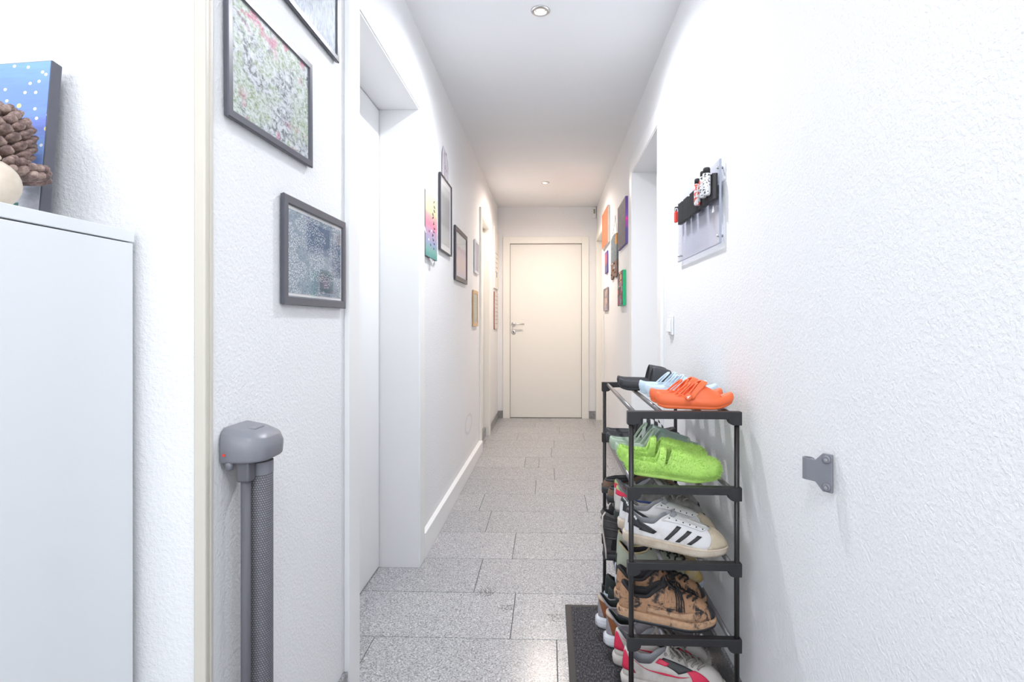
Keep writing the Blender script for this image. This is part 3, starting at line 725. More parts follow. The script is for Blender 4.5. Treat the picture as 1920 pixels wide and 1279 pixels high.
# lower bundle of dried twig pods
dO = Vector((-.004, .005, -.0595))
MB().lathe(dO, [(.012, 0), (.014, .03), (.012, .08)], 12).build('stem_block', 'cone', pc, smooth=True)
for i in range(13):
    a = -.75+1.5*(i % 7)/6+(.2 if i > 6 else 0); z = .058+.011*(i//7)+.002*(i % 3)
    p0 = dO+Vector((.01*math.cos(a), .01*math.sin(a), z)); d = Vector((math.cos(a), math.sin(a), .22)); L = .050
    MB().tube([p0, p0+d*L*.3, p0+d*L*.7, p0+d*L*.95, p0+d*L], [.003, .006, .0075, .005, .001], 8).build('pod', 'cone', pc, smooth=True)
# cream stone figurine
t = NT('cream_stone_glaze'); n = t.noise(14, 4, .6, 'Object'); t.col(t.ramp(n, [(.4, srgb(222, 208, 190)), (.58, srgb(205, 192, 176)), (.66, srgb(130, 118, 108))])); t.set(.35); M['cream'] = t.m
fg = thing('stone_figure', 'cream stone bird figure cut off by the left edge, on the white cabinet', 'figurine', (-.757, .706, 1.2345))
def blob(b, c, rx, ry, rz, rot=0, n=18, m=12, flat=-1):
    rs = []
    for k in range(1, m):
        a = PI*k/m; z = -math.cos(a); r = math.sin(a)
        rs.append([(c[0]+rx*r*math.cos(2*PI*j/n)+rot*rz*z, c[1]+ry*r*math.sin(2*PI*j/n), c[2]+rz*max(z, flat)) for j in range(n)])
    return b.rings(rs)
blob(MB(), (-.002, 0, .032), .042, .034, .036, flat=-.88).build('body', 'cream', fg, smooth=True)
blob(MB(), (-.022, 0, .074), .030, .026, .024, .15).build('neck', 'cream', fg, smooth=True)
blob(MB(), (-.034, 0, .104), .024, .02, .026, -.25).build('head', 'cream', fg, smooth=True)
MB().tube([(-.01, 0, .072), (.004, 0, .070), (.014, 0, .068), (.020, 0, .066)], [.016, .012, .006, .002], 10).build('wing', 'cream', fg, smooth=True)

# ------------------------------------------------------------------ door mat
t = NT('mat_textile'); v = t.n('ShaderNodeMapping'); v.inputs['Scale'].default_value = (1, .35, 1); t.l(t.tc.outputs['Object'], v.inputs[0])
n = t.noise(260, 3, .8, vec=v.outputs[0]); t.col(t.ramp(n, [(.38, (.02, .019, .022, 1)), (.52, (.065, .06, .066, 1)), (.66, (.20, .19, .20, 1))])); t.bump(n, 1, .004); t.set(.95); matm = t.m
dm = thing('door_mat', 'dark grey rectangular door mat under the shoe rack', 'mat', (.26, 1.78, 0.0005))
MB().box(-.20, .20, -.30, .30, 0, .004).build('rubber_border', 'black', dm, bevel=.0015)
MB().box(-.178, .178, -.278, .278, .004, .008).build('carpet_field', matm, dm, bevel=.0015)

# ------------------------------------------------------------------ shoe rack
RX0, RX1, RY0, RY1 = .218, .496, 1.458, 2.158
TIERS = [.845, .645, .445, .245, .045]
rk = thing('shoe_rack', 'black five-tier shoe rack of tubes standing against the right wall', 'shoe rack', ((RX0+RX1)/2, (RY0+RY1)/2, 0))
ox, oy = (RX0+RX1)/2, (RY0+RY1)/2
hw, hl = (RX1-RX0)/2, (RY1-RY0)/2
for sx in (-1, 1):
    for sy in (-1, 1):
        MB().lathe((sx*hw, sy*hl, 0), [(.0068, .009), (.0068, .838)], 14).build('post', 'blackmetal', rk, smooth=True)
for z in TIERS:
    for sy in (-1, 1):
        b = MB(); hb_ = .0105; H0 = .020
        zt = z; a = hw+.011
        out = [(-a, zt), (a, zt), (a, zt-.036), (a-.020, zt-.036)]
        if z < .1: out = [(-a, zt), (a, zt), (a, zt-.036), (a-.020, zt-.036)]
        for k in range(6):
            q = k/5*PI/2; out.append((a-.020-.016*math.sin(q)*1.0, zt-.036+.016*(1-math.cos(q))))
        out2 = [(-p[0], p[1]) for p in out[::-1] if p[1] < zt]
        b.prism(out[0:2]+out[2:]+out2, 'y', sy*hl-hb_, sy*hl+hb_)
        b.build('end_bracket', 'black', rk, bevel=.0018)
    for fr_ in (.045, .31, .69, .955):
        x = -hw+2*hw*fr_
        MB().tube([(x, -hl+.0105, z-.0095), (x, hl-.0105, z-.0095)], .0068, 12).build('rod', 'rod', rk, smooth=True)
for sy in (-1, 1):
    for sx in (-1, 1):
        MB().lathe((sx*hw, sy*hl, 0), [(.008, 0.0005), (.0085, .009)], 12).build('foot', 'black', rk, smooth=True)

# ------------------------------------------------------------------ shoe geometry
def lerp_tab(tab, s):
    if s <= tab[0][0]: return tab[0][1]
    for (a, va), (b, vb) in zip(tab, tab[1:]):
        if s <= b:
            u = (s-a)/(b-a); u = u*u*(3-2*u)*.5+u*.5
            return va+(vb-va)*u
    return tab[-1][1]
WID = [(0, .034), (.3, .034), (.48, .036), (.72, .046), (1, .040)]
def outline(phi, L, wk=1.0, ins=0.0, pw=.62):
    s = (1-math.cos(phi))/2; k = L/.28
    w_ = lerp_tab(WID, s)*wk*k*abs(math.sin(phi))**pw
    sg = -1 if (phi % (2*PI)) < PI else 1
    x = s*(L-2*ins)+ins; w_ = max(w_-ins*abs(math.sin(phi))**pw, 0)
    return x, sg*w_-.006*k*math.sin(PI*s)*0
def spring(s, a=.014): return a*max(0, (s-.72)/.28)**2
class Shoe:
    def __init__(s, L=.28, sole=.026, toe_sole=.02, heelz=.082, sidez=.060, frontz=.098, op=(.035, .46), opw=.024, p=1.7, q=2.4, wk=1.0, bulge=0, toeh=None):
        s.L = L; s.k = L/.28; s.sole = sole; s.ts = toe_sole; s.hz, s.sz, s.fz = heelz, sidez, frontz
        s.op = op; s.opw = opw*s.k; s.p = p; s.q = q; s.wk = wk; s.bulge = bulge
    def zs(s, t): return s.sole+(s.ts-s.sole)*t+spring(t)
    def P(s, phi, k, off=0.0):
        def raw(ph, kk):
            st = (1-math.cos(ph))/2
            ax, ay = outline(ph, s.L, s.wk, .003)
            az = s.zs(st)-.003
            c = (s.op[0]+s.op[1])/2*s.L; hl_ = (s.op[1]-s.op[0])/2*s.L
            sg = -1 if (ph % (2*PI)) < PI else 1
            bx = c-hl_*math.cos(ph); by = sg*s.opw*abs(math.sin(ph))**.85
            bz = lerp_tab([(0, s.hz), (.3, s.sz), (.6, s.sz*1.02), (.85, s.fz*.9), (1, s.fz)], st)
            hk_ = kk**s.p; vk = 1-(1-kk)**s.q
            toe = max(0, (st-.55)/.45)
            vk = vk*(1-toe*.0)
            if toe > 0:
                zt = .58+.0*toe; v2 = 1-(1-min(1, kk*2.6))**2
                vk = vk*(1-toe)+toe*(.42*v2+.58*kk**1.35)
                hk_ = hk_*(1-toe)+toe*(kk**1.25)
            x = ax+(bx-ax)*hk_; y = ay+(by-ay)*hk_
            if s.bulge: y *= 1+s.bulge*math.sin(PI*kk); 
            return Vector((x, y, az+(bz-az)*vk))
        v = raw(phi, k)
        if off:
            e_ = .01
            du = raw(phi+e_, k)-raw(phi-e_, k); k0, k1 = max(0, k-.02), min(1, k+.02)
            dv = raw(phi, k1)-raw(phi, k0); n = du.cross(dv)
            if n.length > 1e-9:
                n.normalize()
                cc = Vector((s.L*.5, 0, .03)); 
                if n.dot(v-cc) < 0: n = -n
                v = v+n*off
        return v
    def upper(s, mat, parent, N=48, K=14, name='upper'):
        rs = [[s.P(2*PI*i/N, (j/K)) for i in range(N)] for j in range(K+1)]
        last = rs[-1]
        c = Vector((sum((p.x for p in last))/N, 0, 0))
        r2 = [Vector((p.x+(c.x-p.x)*.03, p.y*.90, p.z+.003)) for p in last]
        rs.append(r2)
        return MB().rings(rs, True, False).build(name, mat, parent, smooth=True)
    def lining(s, mat, parent, N=48, name='lining'):
        last = [s.P(2*PI*i/N, 1) for i in range(N)]
        cx = sum(p.x for p in last)/N
        rs = [[Vector((p.x+(cx-p.x)*.03, p.y*.90, p.z+.003)) for p in last],
              [Vector((p.x+(cx-p.x)*.10, p.y*.76, p.z+.001)) for p in last],
              [Vector((p.x+(cx-p.x)*.13, p.y*.72, p.z-.012)) for p in last]]
        rs.append([Vector((p.x+(cx-p.x)*.10+.0, p.y*.8, s.sole+.012)) for p in last])
        return MB().rings(rs, False, True).build(name, mat, parent, smooth=True)
    def solemesh(s, mat, parent, N=48, name='sole', mat2=None, bul=.002):
        rs = []
        for (fr, ins) in ((0, .006), (.04, .0015), (.3, -bul*.5), (.7, -bul), (.92, -.0005), (1.0, .004)):
            ring = []
            for i in range(N):
                ph = 2*PI*i/N; st = (1-math.cos(ph))/2
                x, y = outline(ph, s.L, s.wk, ins); z0 = spring(st); z1 = s.zs(st)
                ring.append((x, y, z0+(z1-z0)*fr))
            rs.append(ring)
        return MB().rings(rs).build(name, mat, parent, smooth=True)
    def patch(s, name, mat, parent, c0, c1, c2, c3, nu=8, nv=8, off=.0015, solid=.0012, curve=0):
        # corners (phi,k): c0-c1 bottom edge, c3-c2 top edge
        rs = []
        for j in range(nv+1):
            v = j/nv; row = []
            for i in range(nu+1):
                u = i/nu
                ph = (c0[0]*(1-u)+c1[0]*u)*(1-v)+(c3[0]*(1-u)+c2[0]*u)*v
                k = (c0[1]*(1-u)+c1[1]*u)*(1-v)+(c3[1]*(1-u)+c2[1]*u)*v+curve*math.sin(PI*u)
                row.append(s.P(ph, min(max(k, 0), 1), off))
            rs.append(row)
        return MB().rings(rs, False, False, closed=False).build(name, mat, parent, smooth=True, solid=solid, offset=0)
    def inv(s, x, z, side=1):
        if not hasattr(s, 'grid'): s.grid = [(s.P(PI*i/60, j/30), PI*i/60, j/30) for i in range(61) for j in range(31)]
        d = lambda p: (p.x-x)**2+(p.z-z)**2
        p, ph, k = min(s.grid, key=lambda g: d(g[0])); st = .03
        best = d(p)
        for _ in range(26):
            imp = False
            for a, c in ((st, 0), (-st, 0), (0, st*.6), (0, -st*.6), (st, st*.6), (-st, -st*.6), (st, -st*.6), (-st, st*.6)):
                ph2, k2 = min(max(ph+a, 0), PI), min(max(k+c, 0), 1); dd = d(s.P(ph2, k2))
                if dd < best: best, ph, k, imp = dd, ph2, k2, True; break
            if not imp: st *= .5
        return (ph if side > 0 else 2*PI-ph), k
    def quad(s, name, mat, parent, q, nu=4, nv=6, off=.0016, side=1, solid=.0012):
        rs = []
        for j in range(nv+1):
            v = j/nv; row = []
            for i in range(nu+1):
                u = i/nu
                x = (q[0][0]*(1-u)+q[1][0]*u)*(1-v)+(q[3][0]*(1-u)+q[2][0]*u)*v
                z = (q[0][1]*(1-u)+q[1][1]*u)*(1-v)+(q[3][1]*(1-u)+q[2][1]*u)*v
                row.append(s.P(*s.inv(x, z, side), off))
            rs.append(row)
        return MB().rings(rs, False, False, closed=False).build(name, mat, parent, smooth=True, solid=solid, offset=0)
    def dot(s, name, mat, parent, ph, k, r=.0022, off=.0025):
        p = s.P(ph, k, off); b = MB(); blob(b, p, r, r, r, n=8, m=6); return b.build(name, mat, parent, smooth=True)
    def laces(s, mat, parent, rows=5, r=.0022, bow=True, spread=.55, name='lace', k0=.45, k1=.97):
        for j in range(rows):
            k = k0+(k1-k0)*j/(rows-1)
            pts = []
            for i in range(7):
                u = i/6; ph = PI-spread+2*spread*u
                pts.append(s.P(ph, min(1, k+.02*math.sin(i*2)), .004+.002*math.sin(PI*u)))
            MB().tube(pts, r, 6).build(name, mat, parent, smooth=True)
        if bow:
            c = s.P(PI, k1-.05, .010)
            for sg in (-1, 1):
                pts = [c, c+Vector((-.008, sg*.018, .008)), c+Vector((.006, sg*.034, .002)), c+Vector((.016, sg*.026, -.008)), c+Vector((.004, sg*.006, -.001))]
                MB().tube(pts, r, 6).build(name+'_loop', mat, parent, smooth=True)
                pts = [c, c+Vector((.014, sg*.012, .002)), c+Vector((.030, sg*.024, -.012)), c+Vector((.036, sg*.034, -.028))]
                MB().tube(pts, r*.9, 6).build(name+'_end', mat, parent, smooth=True)
    def tongue(s, mat, parent, h=.012, name='tongue', w=.55):
        rs = []
        for j in range(5):
            v = j/4; row = []
            for i in range(9):
                u = i/8; ph = PI-w+2*w*u
                p = s.P(ph, .93, .001); q = s.P(PI, 1, 0)
                p = p+Vector((-.010*v, 0, (h+.006)*v*(1-.5*(2*u-1)**2)))
                row.append(p)
            rs.append(row)
        return MB().rings(rs, False, False, closed=False).build(name, mat, parent, smooth=True, solid=.004)

def mud_mat(name, base, mud, th=.5, sc=26):
    t = NT(name); n = t.noise(sc, 6, .7, 'Object', .6); m = t.ramp(n, [(th-.04, (0, 0, 0, 1)), (th+.04, (1, 1, 1, 1))])
    n2 = t.noise(90, 4, .7, 'Object')
    c = t.mix(m, t.mix(n2, tuple(x*.6 for x in base[:3])+(1,), tuple(min(1, x*1.4) for x in base[:3])+(1,)), t.mix(n2, tuple(x*.62 for x in mud[:3])+(1,), tuple(min(1, x*1.3) for x in mud[:3])+(1,)))
    t.col(c); t.bump(n, .8, .004); return t.set(.85)
def worn(name, base, dirt, th=.6, sc=18, rough=.55, amt=.7):
    t = NT(name); n = t.noise(sc, 5, .65, 'Object'); m = t.ramp(n, [(th-.12, (0, 0, 0, 1)), (th+.12, (amt, amt, amt, 1))])
    t.col(t.mix(m, base, dirt)); t.bump(t.noise(120, 3), .15, .001); return t.set(rough)
M['leather_w'] = worn('worn_white_leather', (.74, .73, .74, 1), (.48, .42, .37, 1), .62)
M['rubber_y'] = worn('yellowed_rubber', (.66, .58, .48, 1), (.42, .32, .22, 1), .55)
M['toecap'] = worn('yellowed_shell_toe', (.58, .49, .36, 1), (.36, .28, .20, 1), .55, 26)
M['stripe'] = plain('black_leather', (.03, .031, .034, 1), .5)
M['lin_g'] = plain('grey_textile_lining', (.34, .34, .37, 1), .9, var=.2, bump=.5)
M['lin_d'] = plain('dark_textile_lining', (.03, .027, .03, 1), .9, var=.2, bump=.5)
M['mud'] = mud_mat('dried_mud_on_black', (.028, .027, .03, 1), (.42, .235, .135, 1), .44)
M['mud2'] = mud_mat('dried_mud_patches', (.035, .033, .035, 1), (.33, .20, .10, 1), .46)
M['mudsole'] = mud_mat('muddy_white_midsole', (.10, .07, .05, 1), (.50, .31, .19, 1), .42)
M['palesole'] = worn('dirty_pale_midsole', (.66, .60, .52, 1), (.45, .28, .16, 1), .52)
M['whitesole'] = worn('white_foam_sole', (.74, .75, .79, 1), (.5, .5, .5, 1), .7)
M['greymesh'] = worn('grey_knit_mesh', (.36, .33, .36, 1), (.25, .23, .25, 1), .55, 60, .9)
M['brownsuede'] = plain('rust_brown_suede', (.25, .085, .03, 1), .8)
M['beige'] = plain('beige_leather_tab', (.62, .48, .37, 1), .6)
M['redtex'] = plain('raspberry_red_leather', (.72, .03, .09, 1), .5)
M['offwhite'] = worn('offwhite_trainer_fabric', (.60, .56, .53, 1), (.36, .30, .26, 1), .6, 16)
M['dirtygrey'] = worn('dirty_grey_mesh', (.30, .285, .28, 1), (.10, .095, .09, 1), .5, 20, .9, .8)
M['lace_d'] = plain('dirty_grey_lace', (.30, .27, .25, 1), .9)
M['lace_b'] = plain('black_lace', (.02, .018, .02, 1), .8)
M['lace_w'] = plain('off_white_lace', (.62, .55, .50, 1), .9)
M['blue'] = plain('navy_blue_stripe', (.03, .06, .22, 1), .5)
M['lime'] = plain('pale_lime_fabric', (.42, .50, .20, 1), .7)
M['darkgreen'] = plain('very_dark_green_fabric', (.03, .038, .035, 1), .8, var=.3)
M['puffy'] = worn('dark_quilted_nylon', (.035, .036, .038, 1), (.10, .085, .085, 1), .5, 14, .5)
M['palegreen'] = plain('pale_grey_green_canvas', (.40, .43, .34, 1), .8)
M['paleblue'] = plain('pale_blue_grey_rubber', (.40, .45, .52, 1), .5)
M['yellow'] = worn('mustard_yellow_rubber', (.50, .36, .12, 1), (.6, .55, .5, 1), .5, 20)
M['brownleather'] = worn('scuffed_brown_suede', (.22, .14, .09, 1), (.09, .055, .04, 1), .5, 22, .85, .9)
M['clogblack'] = plain('black_rubber', (.03, .031, .034, 1), .55)
M['slideblack'] = plain('charcoal_foam', (.035, .036, .042, 1), .6)
M['orange'] = plain('orange_foam', (.90, .17, .055, 1), .5, var=.02)
M['skyblue'] = plain('pale_blue_foam', (.58, .71, .82, 1), .5, var=.02)
M['mint'] = plain('sage_green_foam', (.37, .47, .36, 1), .6, var=.02)
M['mintdark'] = plain('grey_sage_foam', (.25, .34, .29, 1), .6, var=.02)
M['neon'] = plain('neon_green_plush', (.50, .77, .20, 1), .95, var=.12, scale=60, spec=.1)
M['neon2'] = plain('neon_green_plush_lining', (.40, .68, .12, 1), .9)

def place(o, heel, yaw, pitch=0, z=0):
    o.location = (heel[0], heel[1], z); o.rotation_euler = (0, math.radians(pitch), math.radians(yaw))
def pair(root, label2, heel2, yaw2, z, pitch2=0):
    c = copy_tree(root); c['label'] = label2; place(c, heel2, yaw2, pitch2, z); return c
Z1, Z2, Z3, Z4, Z5 = [z-.0015 for z in TIERS]

# footbed for slides
def footbed(L, mat, parent, th=.034, wk=1.0, rim=.006, name='footbed'):
    N = 48; rs = []
    for (fr, ins) in ((0, .010), (.06, .004), (.2, .0015), (.24, .003), (.30, .0005), (.6, -.0015), (.9, .0005), (1, .004), (.93, .010), (.72, .014)):
        ring = []
        for i in range(N):
            ph = 2*PI*i/N; st = (1-math.cos(ph))/2
            x, y = outline(ph, L, wk, ins, .55); base = spring(st, .016)+.006*max(0, (.12-st)/.12)**2; t_ = th*(1-.22*st)
            ring.append((x, y, base+t_*fr))
        rs.append(ring)
    return MB().rings(rs).build(name, mat, parent, smooth=True)
def arch(L, rb, rt, fb, ft, mat, parent, h=((0, .055), (.45, .058), (.62, .047), (.8, .032), (.92, .020), (1, .012)), zb=.020, wk=1.0, name='strap', solid=.006, off=0, rim=None):
    rs = []; NA = 22; NT_ = 8
    for j in range(NT_+1):
        v = j/NT_; row = []
        for i in range(NA+1):
            a = PI*i/NA; sa = math.sin(a)
            s0 = rb+(rt-rb)*sa; s1 = fb+(ft-fb)*sa; st = s0+(s1-s0)*v
            ph = math.acos(1-2*min(max(st, 0.001), .999))
            w_ = abs(outline(ph, L, wk, .003, .55)[1])+off; hh = lerp_tab(h, st)*L/.25+off
            row.append((st*L, -w_*math.copysign(abs(math.cos(a))**.8, math.cos(a)), zb*(1-.2*st)+spring(st, .016)+hh*abs(sa)**.85))
        rs.append(row)
    return MB().rings(rs, False, False, closed=False).build(name, mat, parent, smooth=True, solid=solid, offset=0, subsurf=0)

GS = {1: 'clogs and slides on the top tier', 2: 'slippers on the second tier', 3: 'shoes on the middle tier', 4: 'shoes on the fourth tier', 5: 'trainers on the lowest tier'}
# orange clog
L = .205
o = thing('orange_clog', 'orange foam clog with white mark on its strap button, nearest on top tier', 'shoe', group=GS[1])
footbed(L, 'orange', o, .040)
HO = ((0, .055), (.40, .062), (.52, .064), (.62, .053), (.8, .034), (.90, .024), (1, .012))
arch(L, .17, .43, .20, .455, 'orange', o, name='rear_band', solid=.005, h=HO)
arch(L, .295, .52, .325, .545, 'orange', o, name='middle_band', solid=.005, h=HO)
arch(L, .39, .60, .88, .80, 'orange', o, name='vamp', solid=.005, h=HO)
arch(L, .395, .59, .47, .665, 'orange', o, name='strap', solid=.005, off=.005, zb=.030, h=HO)
MB().lathe((L*.39, -.0425, .037), [(.010, 0), (.0095, -.003), (.004, -.004)], 18, 'y').build('strap_button', 'orange', o, smooth=True)
b = MB(); b.prism([(-.0045, -.005), (-.002, -.001), (-.0055, .001), (-.001, .0025), (.006, .0055), (.0015, 0), (-.001, -.003)], 'y', -.0475, -.0464)
b.v = [(x+L*.39, y, z+.037) for x, y, z in b.v]; b.build('logo', 'white', o)
place(o, (.296, 1.520), -5, 0, Z1)
pair(o, 'orange foam clog half hidden behind the nearest orange clog', (.294, 1.605), -4, Z1)
# pale blue clogs
L = .218
o = thing('blue_clog', 'pale blue foam clog directly behind the orange pair, the nearer of two', 'shoe', group=GS[1])
footbed(L, 'skyblue', o, .042)
arch(L, .18, .43, .21, .455, 'skyblue', o, name='rear_band', solid=.005, h=HO)
arch(L, .31, .525, .34, .55, 'skyblue', o, name='middle_band', solid=.005, h=HO)
arch(L, .42, .62, .88, .82, 'skyblue', o, name='vamp', solid=.005, h=HO)
place(o, (.300, 1.715), -5, 0, Z1)
pair(o, 'pale blue foam clog between its twin and the black slides', (.296, 1.805), -4, Z1)
# black slides
o = thing('black_slide', 'charcoal black slide on the top tier, the nearer of two beside the blue clogs', 'shoe', group=GS[1])
footbed(.25, 'slideblack', o, .036)
arch(.25, .42, .47, .76, .70, 'slideblack', o, name='strap', solid=.006, h=((0, .06), (.45, .062), (.62, .056), (.8, .042), (1, .02)))
place(o, (.245, 1.922), -3, 0, Z1)
pair(o, 'charcoal black slide at the far end of the top tier', (.250, 2.015), 0, Z1)

# neon slippers
o = thing('fluffy_slipper', 'fluffy neon green slipper, nearest on the second tier', 'slipper', group=GS[2])
LN = .255
fb_ = footbed(LN, 'neon', o, .046, wk=1.12)
HN = ((0, .055), (.34, .050), (.44, .058), (.56, .056), (.70, .050), (.86, .042), (.95, .032), (1, .014))
a1 = arch(LN, .30, .37, .405, .43, 'neon', o, name='rear_band', solid=.012, h=HN, wk=1.12, zb=.022)
a2 = arch(LN, .41, .48, .985, .99, 'neon', o, name='vamp', solid=.012, h=HN, wk=1.14, zb=.020)
def fur(srcs, parent, n=16000, ln=.0058, seed=1, mat='neon'):
    rnd = random.Random(seed); b = MB(); tris = []
    for o_, outer in srcs:
        me = o_.data
        for p in me.polygons:
            vs_ = [me.vertices[i].co for i in p.vertices]; c = sum(vs_, Vector())/len(vs_); nn = p.normal.copy()
            if outer and nn.dot(c-Vector((LN*.55, 0, .02))) < 0: nn = -nn
            if not outer and c.z < .012: continue
            for k in range(1, len(vs_)-1): tris.append((vs_[0], vs_[k], vs_[k+1], nn, .006 if outer else 0))
    ar = [((t[1]-t[0]).cross(t[2]-t[0])).length for t in tris]
    for tr in rnd.choices(tris, weights=ar, k=n):
        u, v = rnd.random(), rnd.random()
        if u+v > 1: u, v = 1-u, 1-v
        p = tr[0]+(tr[1]-tr[0])*u+(tr[2]-tr[0])*v+tr[3]*(tr[4]-.001)
        d = (tr[3]+Vector((rnd.gauss(.1, .45), rnd.gauss(0, .45), rnd.gauss(-.15, .45))))*ln
        t_ = Vector((rnd.gauss(0, 1), rnd.gauss(0, 1), rnd.gauss(0, 1))).normalized()*.0008
        b.add([p-t_, p+t_, p+d], [(0, 1, 2)])
    o = b.build('fur', mat, parent); o['kind'] = 'stuff'; return o
fur([(fb_, False), (a1, True), (a2, True)], o)
place(o, (.214, 1.548), -8, 4, Z2+.013)
pair(o, 'fluffy neon green slipper mostly hidden behind its nearer twin', (.210, 1.668), -6, Z2+.012, 3)
# mint slides
o = thing('sage_slide', 'sage green foam slide, the nearer of two behind the fluffy slippers', 'shoe', group=GS[2])
footbed(.27, 'mint', o, .042)
HM = ((0, .060), (.40, .070), (.5, .069), (.62, .057), (.8, .040), (.93, .024), (1, .010))
arch(.27, .27, .45, .30, .475, 'mint', o, name='rear_band', solid=.005, h=HM)
arch(.27, .41, .54, .96, .97, 'mintdark', o, name='vamp', solid=.005, h=HM)
place(o, (.213, 1.778), -3, 0, Z2)
pair(o, 'sage green foam slide between its twin and the striped black slides', (.206, 1.872), -2, Z2)
# black striped slides
o = thing('striped_slide', 'black slide with three white stripes on its strap, nearer of two', 'shoe', group=GS[2])
footbed(.26, 'clogblack', o, .036)
HB = ((0, .06), (.4, .080), (.62, .066), (.8, .045), (1, .02))
arch(.26, .40, .44, .80, .76, 'clogblack', o, name='strap', solid=.006, h=HB)
for k in range(3):
    a0 = .46+.10*k; arch(.26, a0, a0+.04, a0+.045, a0+.085, 'white', o, name='stripe', solid=.0015, h=HB, off=.004)
place(o, (.205, 1.968), -2, 0, Z2)
pair(o, 'black slide with white striped strap at the far end of the second tier', (.212, 2.06), 0, Z2)

# white three-stripe trainer
A = Shoe(L=.283, sole=.030, toe_sole=.024, heelz=.088, sidez=.060, frontz=.096, op=(.03, .45), opw=.025)
o = thing('striped_trainer', 'worn white leather trainer with three black stripes, nearest on the middle tier', 'shoe', group=GS[3])
A.upper('leather_w', o); A.lining('lin_g', o); A.solemesh('rubber_y', o, bul=.001)
N = 48
pts = []
for i in range(N+1):
    ph = 2*PI*i/N; st = (1-math.cos(ph))/2; x, y = outline(ph, A.L, 1, -.0012); pts.append((x, y, A.zs(st)*.80+spring(st)*.2))
MB().tube(pts, .0008, 5).build('sole_stitching', 'beige', o, smooth=True)
for sgn in (1, -1):
    f = (lambda ph: ph) if sgn > 0 else (lambda ph: 2*PI-ph)
    for (a, b_, zt) in ((.112, .143, .070), (.142, .171, .063), (.172, .198, .055)):
        A.quad('stripe', 'stripe', o, [(a, .031), (a+.011, .031), (b_+.012, zt), (b_, zt+.002)], side=sgn)
    A.patch('eyestay', 'leather_w', o, (f(2.46), .42), (f(2.74), .42), (f(2.56), .99), (f(2.12), .99), 6, 14, off=.0030)
    for j in range(6):
        v = j/5; A.dot('eyelet', 'stripe', o, f(2.62-.26*v), .46+.48*v, .0019, .0046)
A.patch('toe_cap', 'toecap', o, (PI-.92, .0), (PI+.92, .0), (PI+.40, .40), (PI-.40, .40), 16, 10, off=.0026, curve=.0)
for sgn in (1, -1):
    A.quad('heel_tab', 'stripe', o, [(.012, .056), (.052, .046), (.040, .074), (.012, .086)], off=.0019, side=sgn)
    A.quad('heel_tab', 'stripe', o, [(.044, .044), (.083, .040), (.092, .048), (.040, .070)], off=.0018, side=sgn)
A.patch('heel_tab', 'stripe', o, (-.98, .60), (.98, .60), (.62, .985), (-.62, .985), 14, 8, off=.002)
A.patch('heel_tab', 'stripe', o, (.9, .42), (1.22, .36), (.98, .72), (.6, .9), 6, 6, off=.0019)
for (dp, dk, r) in ((.0, .0, .0035), (-.10, .07, .0035), (.10, .07, .0035), (0, .12, .003)):   # small leaf mark on the heel tab
    A.dot('logo_leaf', 'white', o, .72+dp, .74+dk, r, .0022)
A.tongue('lin_g', o, .006)
place(o, (.207, 1.555), -10, 5.5, Z3+.022)
o2 = pair(o, 'worn white striped trainer right behind the nearest one, beige toe showing', (.205, 1.652), -7, Z3+.021, 5)
# grey-white trainer with red and lime heel
B = Shoe(L=.282, sole=.026, toe_sole=.022, heelz=.104, sidez=.078, frontz=.108, op=(.03, .44), opw=.025)
o = thing('grey_trainer', 'dirty grey-white trainer with red and lime heel and a navy stripe', 'shoe', group=GS[3])
B.upper('dirtygrey', o); B.lining('lin_g', o); B.solemesh('darkgreen', o)
B.patch('heel_counter', 'offwhite', o, (-1.25, .05), (1.25, .05), (.9, .40), (-.9, .40), 14, 6, off=.0016)
B.patch('red_heel_band', 'redtex', o, (-.85, .40), (.85, .40), (.75, .62), (-.75, .62), 12, 5, off=.0022)
B.patch('lime_heel_patch', 'lime', o, (-.8, .62), (.5, .62), (.25, .92), (-.6, .92), 12, 5, off=.0022)
B.patch('side_stripe', 'blue', o, (1.05, .5), (1.5, .44), (1.7, .56), (1.1, .60), 8, 4, off=.002)
B.patch('quarter', 'offwhite', o, (1.15, .06), (1.9, .06), (2.1, .45), (1.1, .45), 10, 6, off=.0012)
B.laces('lace_d', o, 5, .0028); B.tongue('dirtygrey', o, .014)
place(o, (.208, 1.757), -5, 2, Z3+.008)
pair(o, 'second dirty grey-white trainer wedged beside the brown clogs', (.218, 1.852), -3, Z3)
# brown / black clogs
Cc = Shoe(L=.28, sole=.024, toe_sole=.018, heelz=.046, sidez=.050, frontz=.078, op=(.05, .52), opw=.030, wk=1.04)
o = thing('suede_clog', 'brown suede clog with black rim, the nearer of two on the middle tier', 'shoe', group=GS[3])
Cc.upper('brownleather', o); Cc.lining('clogblack', o); Cc.solemesh('clogblack', o)
N_ = 40
MB().tube([Cc.P(2*PI*i/N_, .99)+Vector((0, 0, .002)) for i in range(N_+1)], .0042, 8).build('collar_rim', 'clogblack', o, smooth=True)
place(o, (.204, 1.948), -2, 0, Z3)
pair(o, 'brown suede clog with black rim at the far end of the middle tier', (.198, 2.052), 0, Z3)

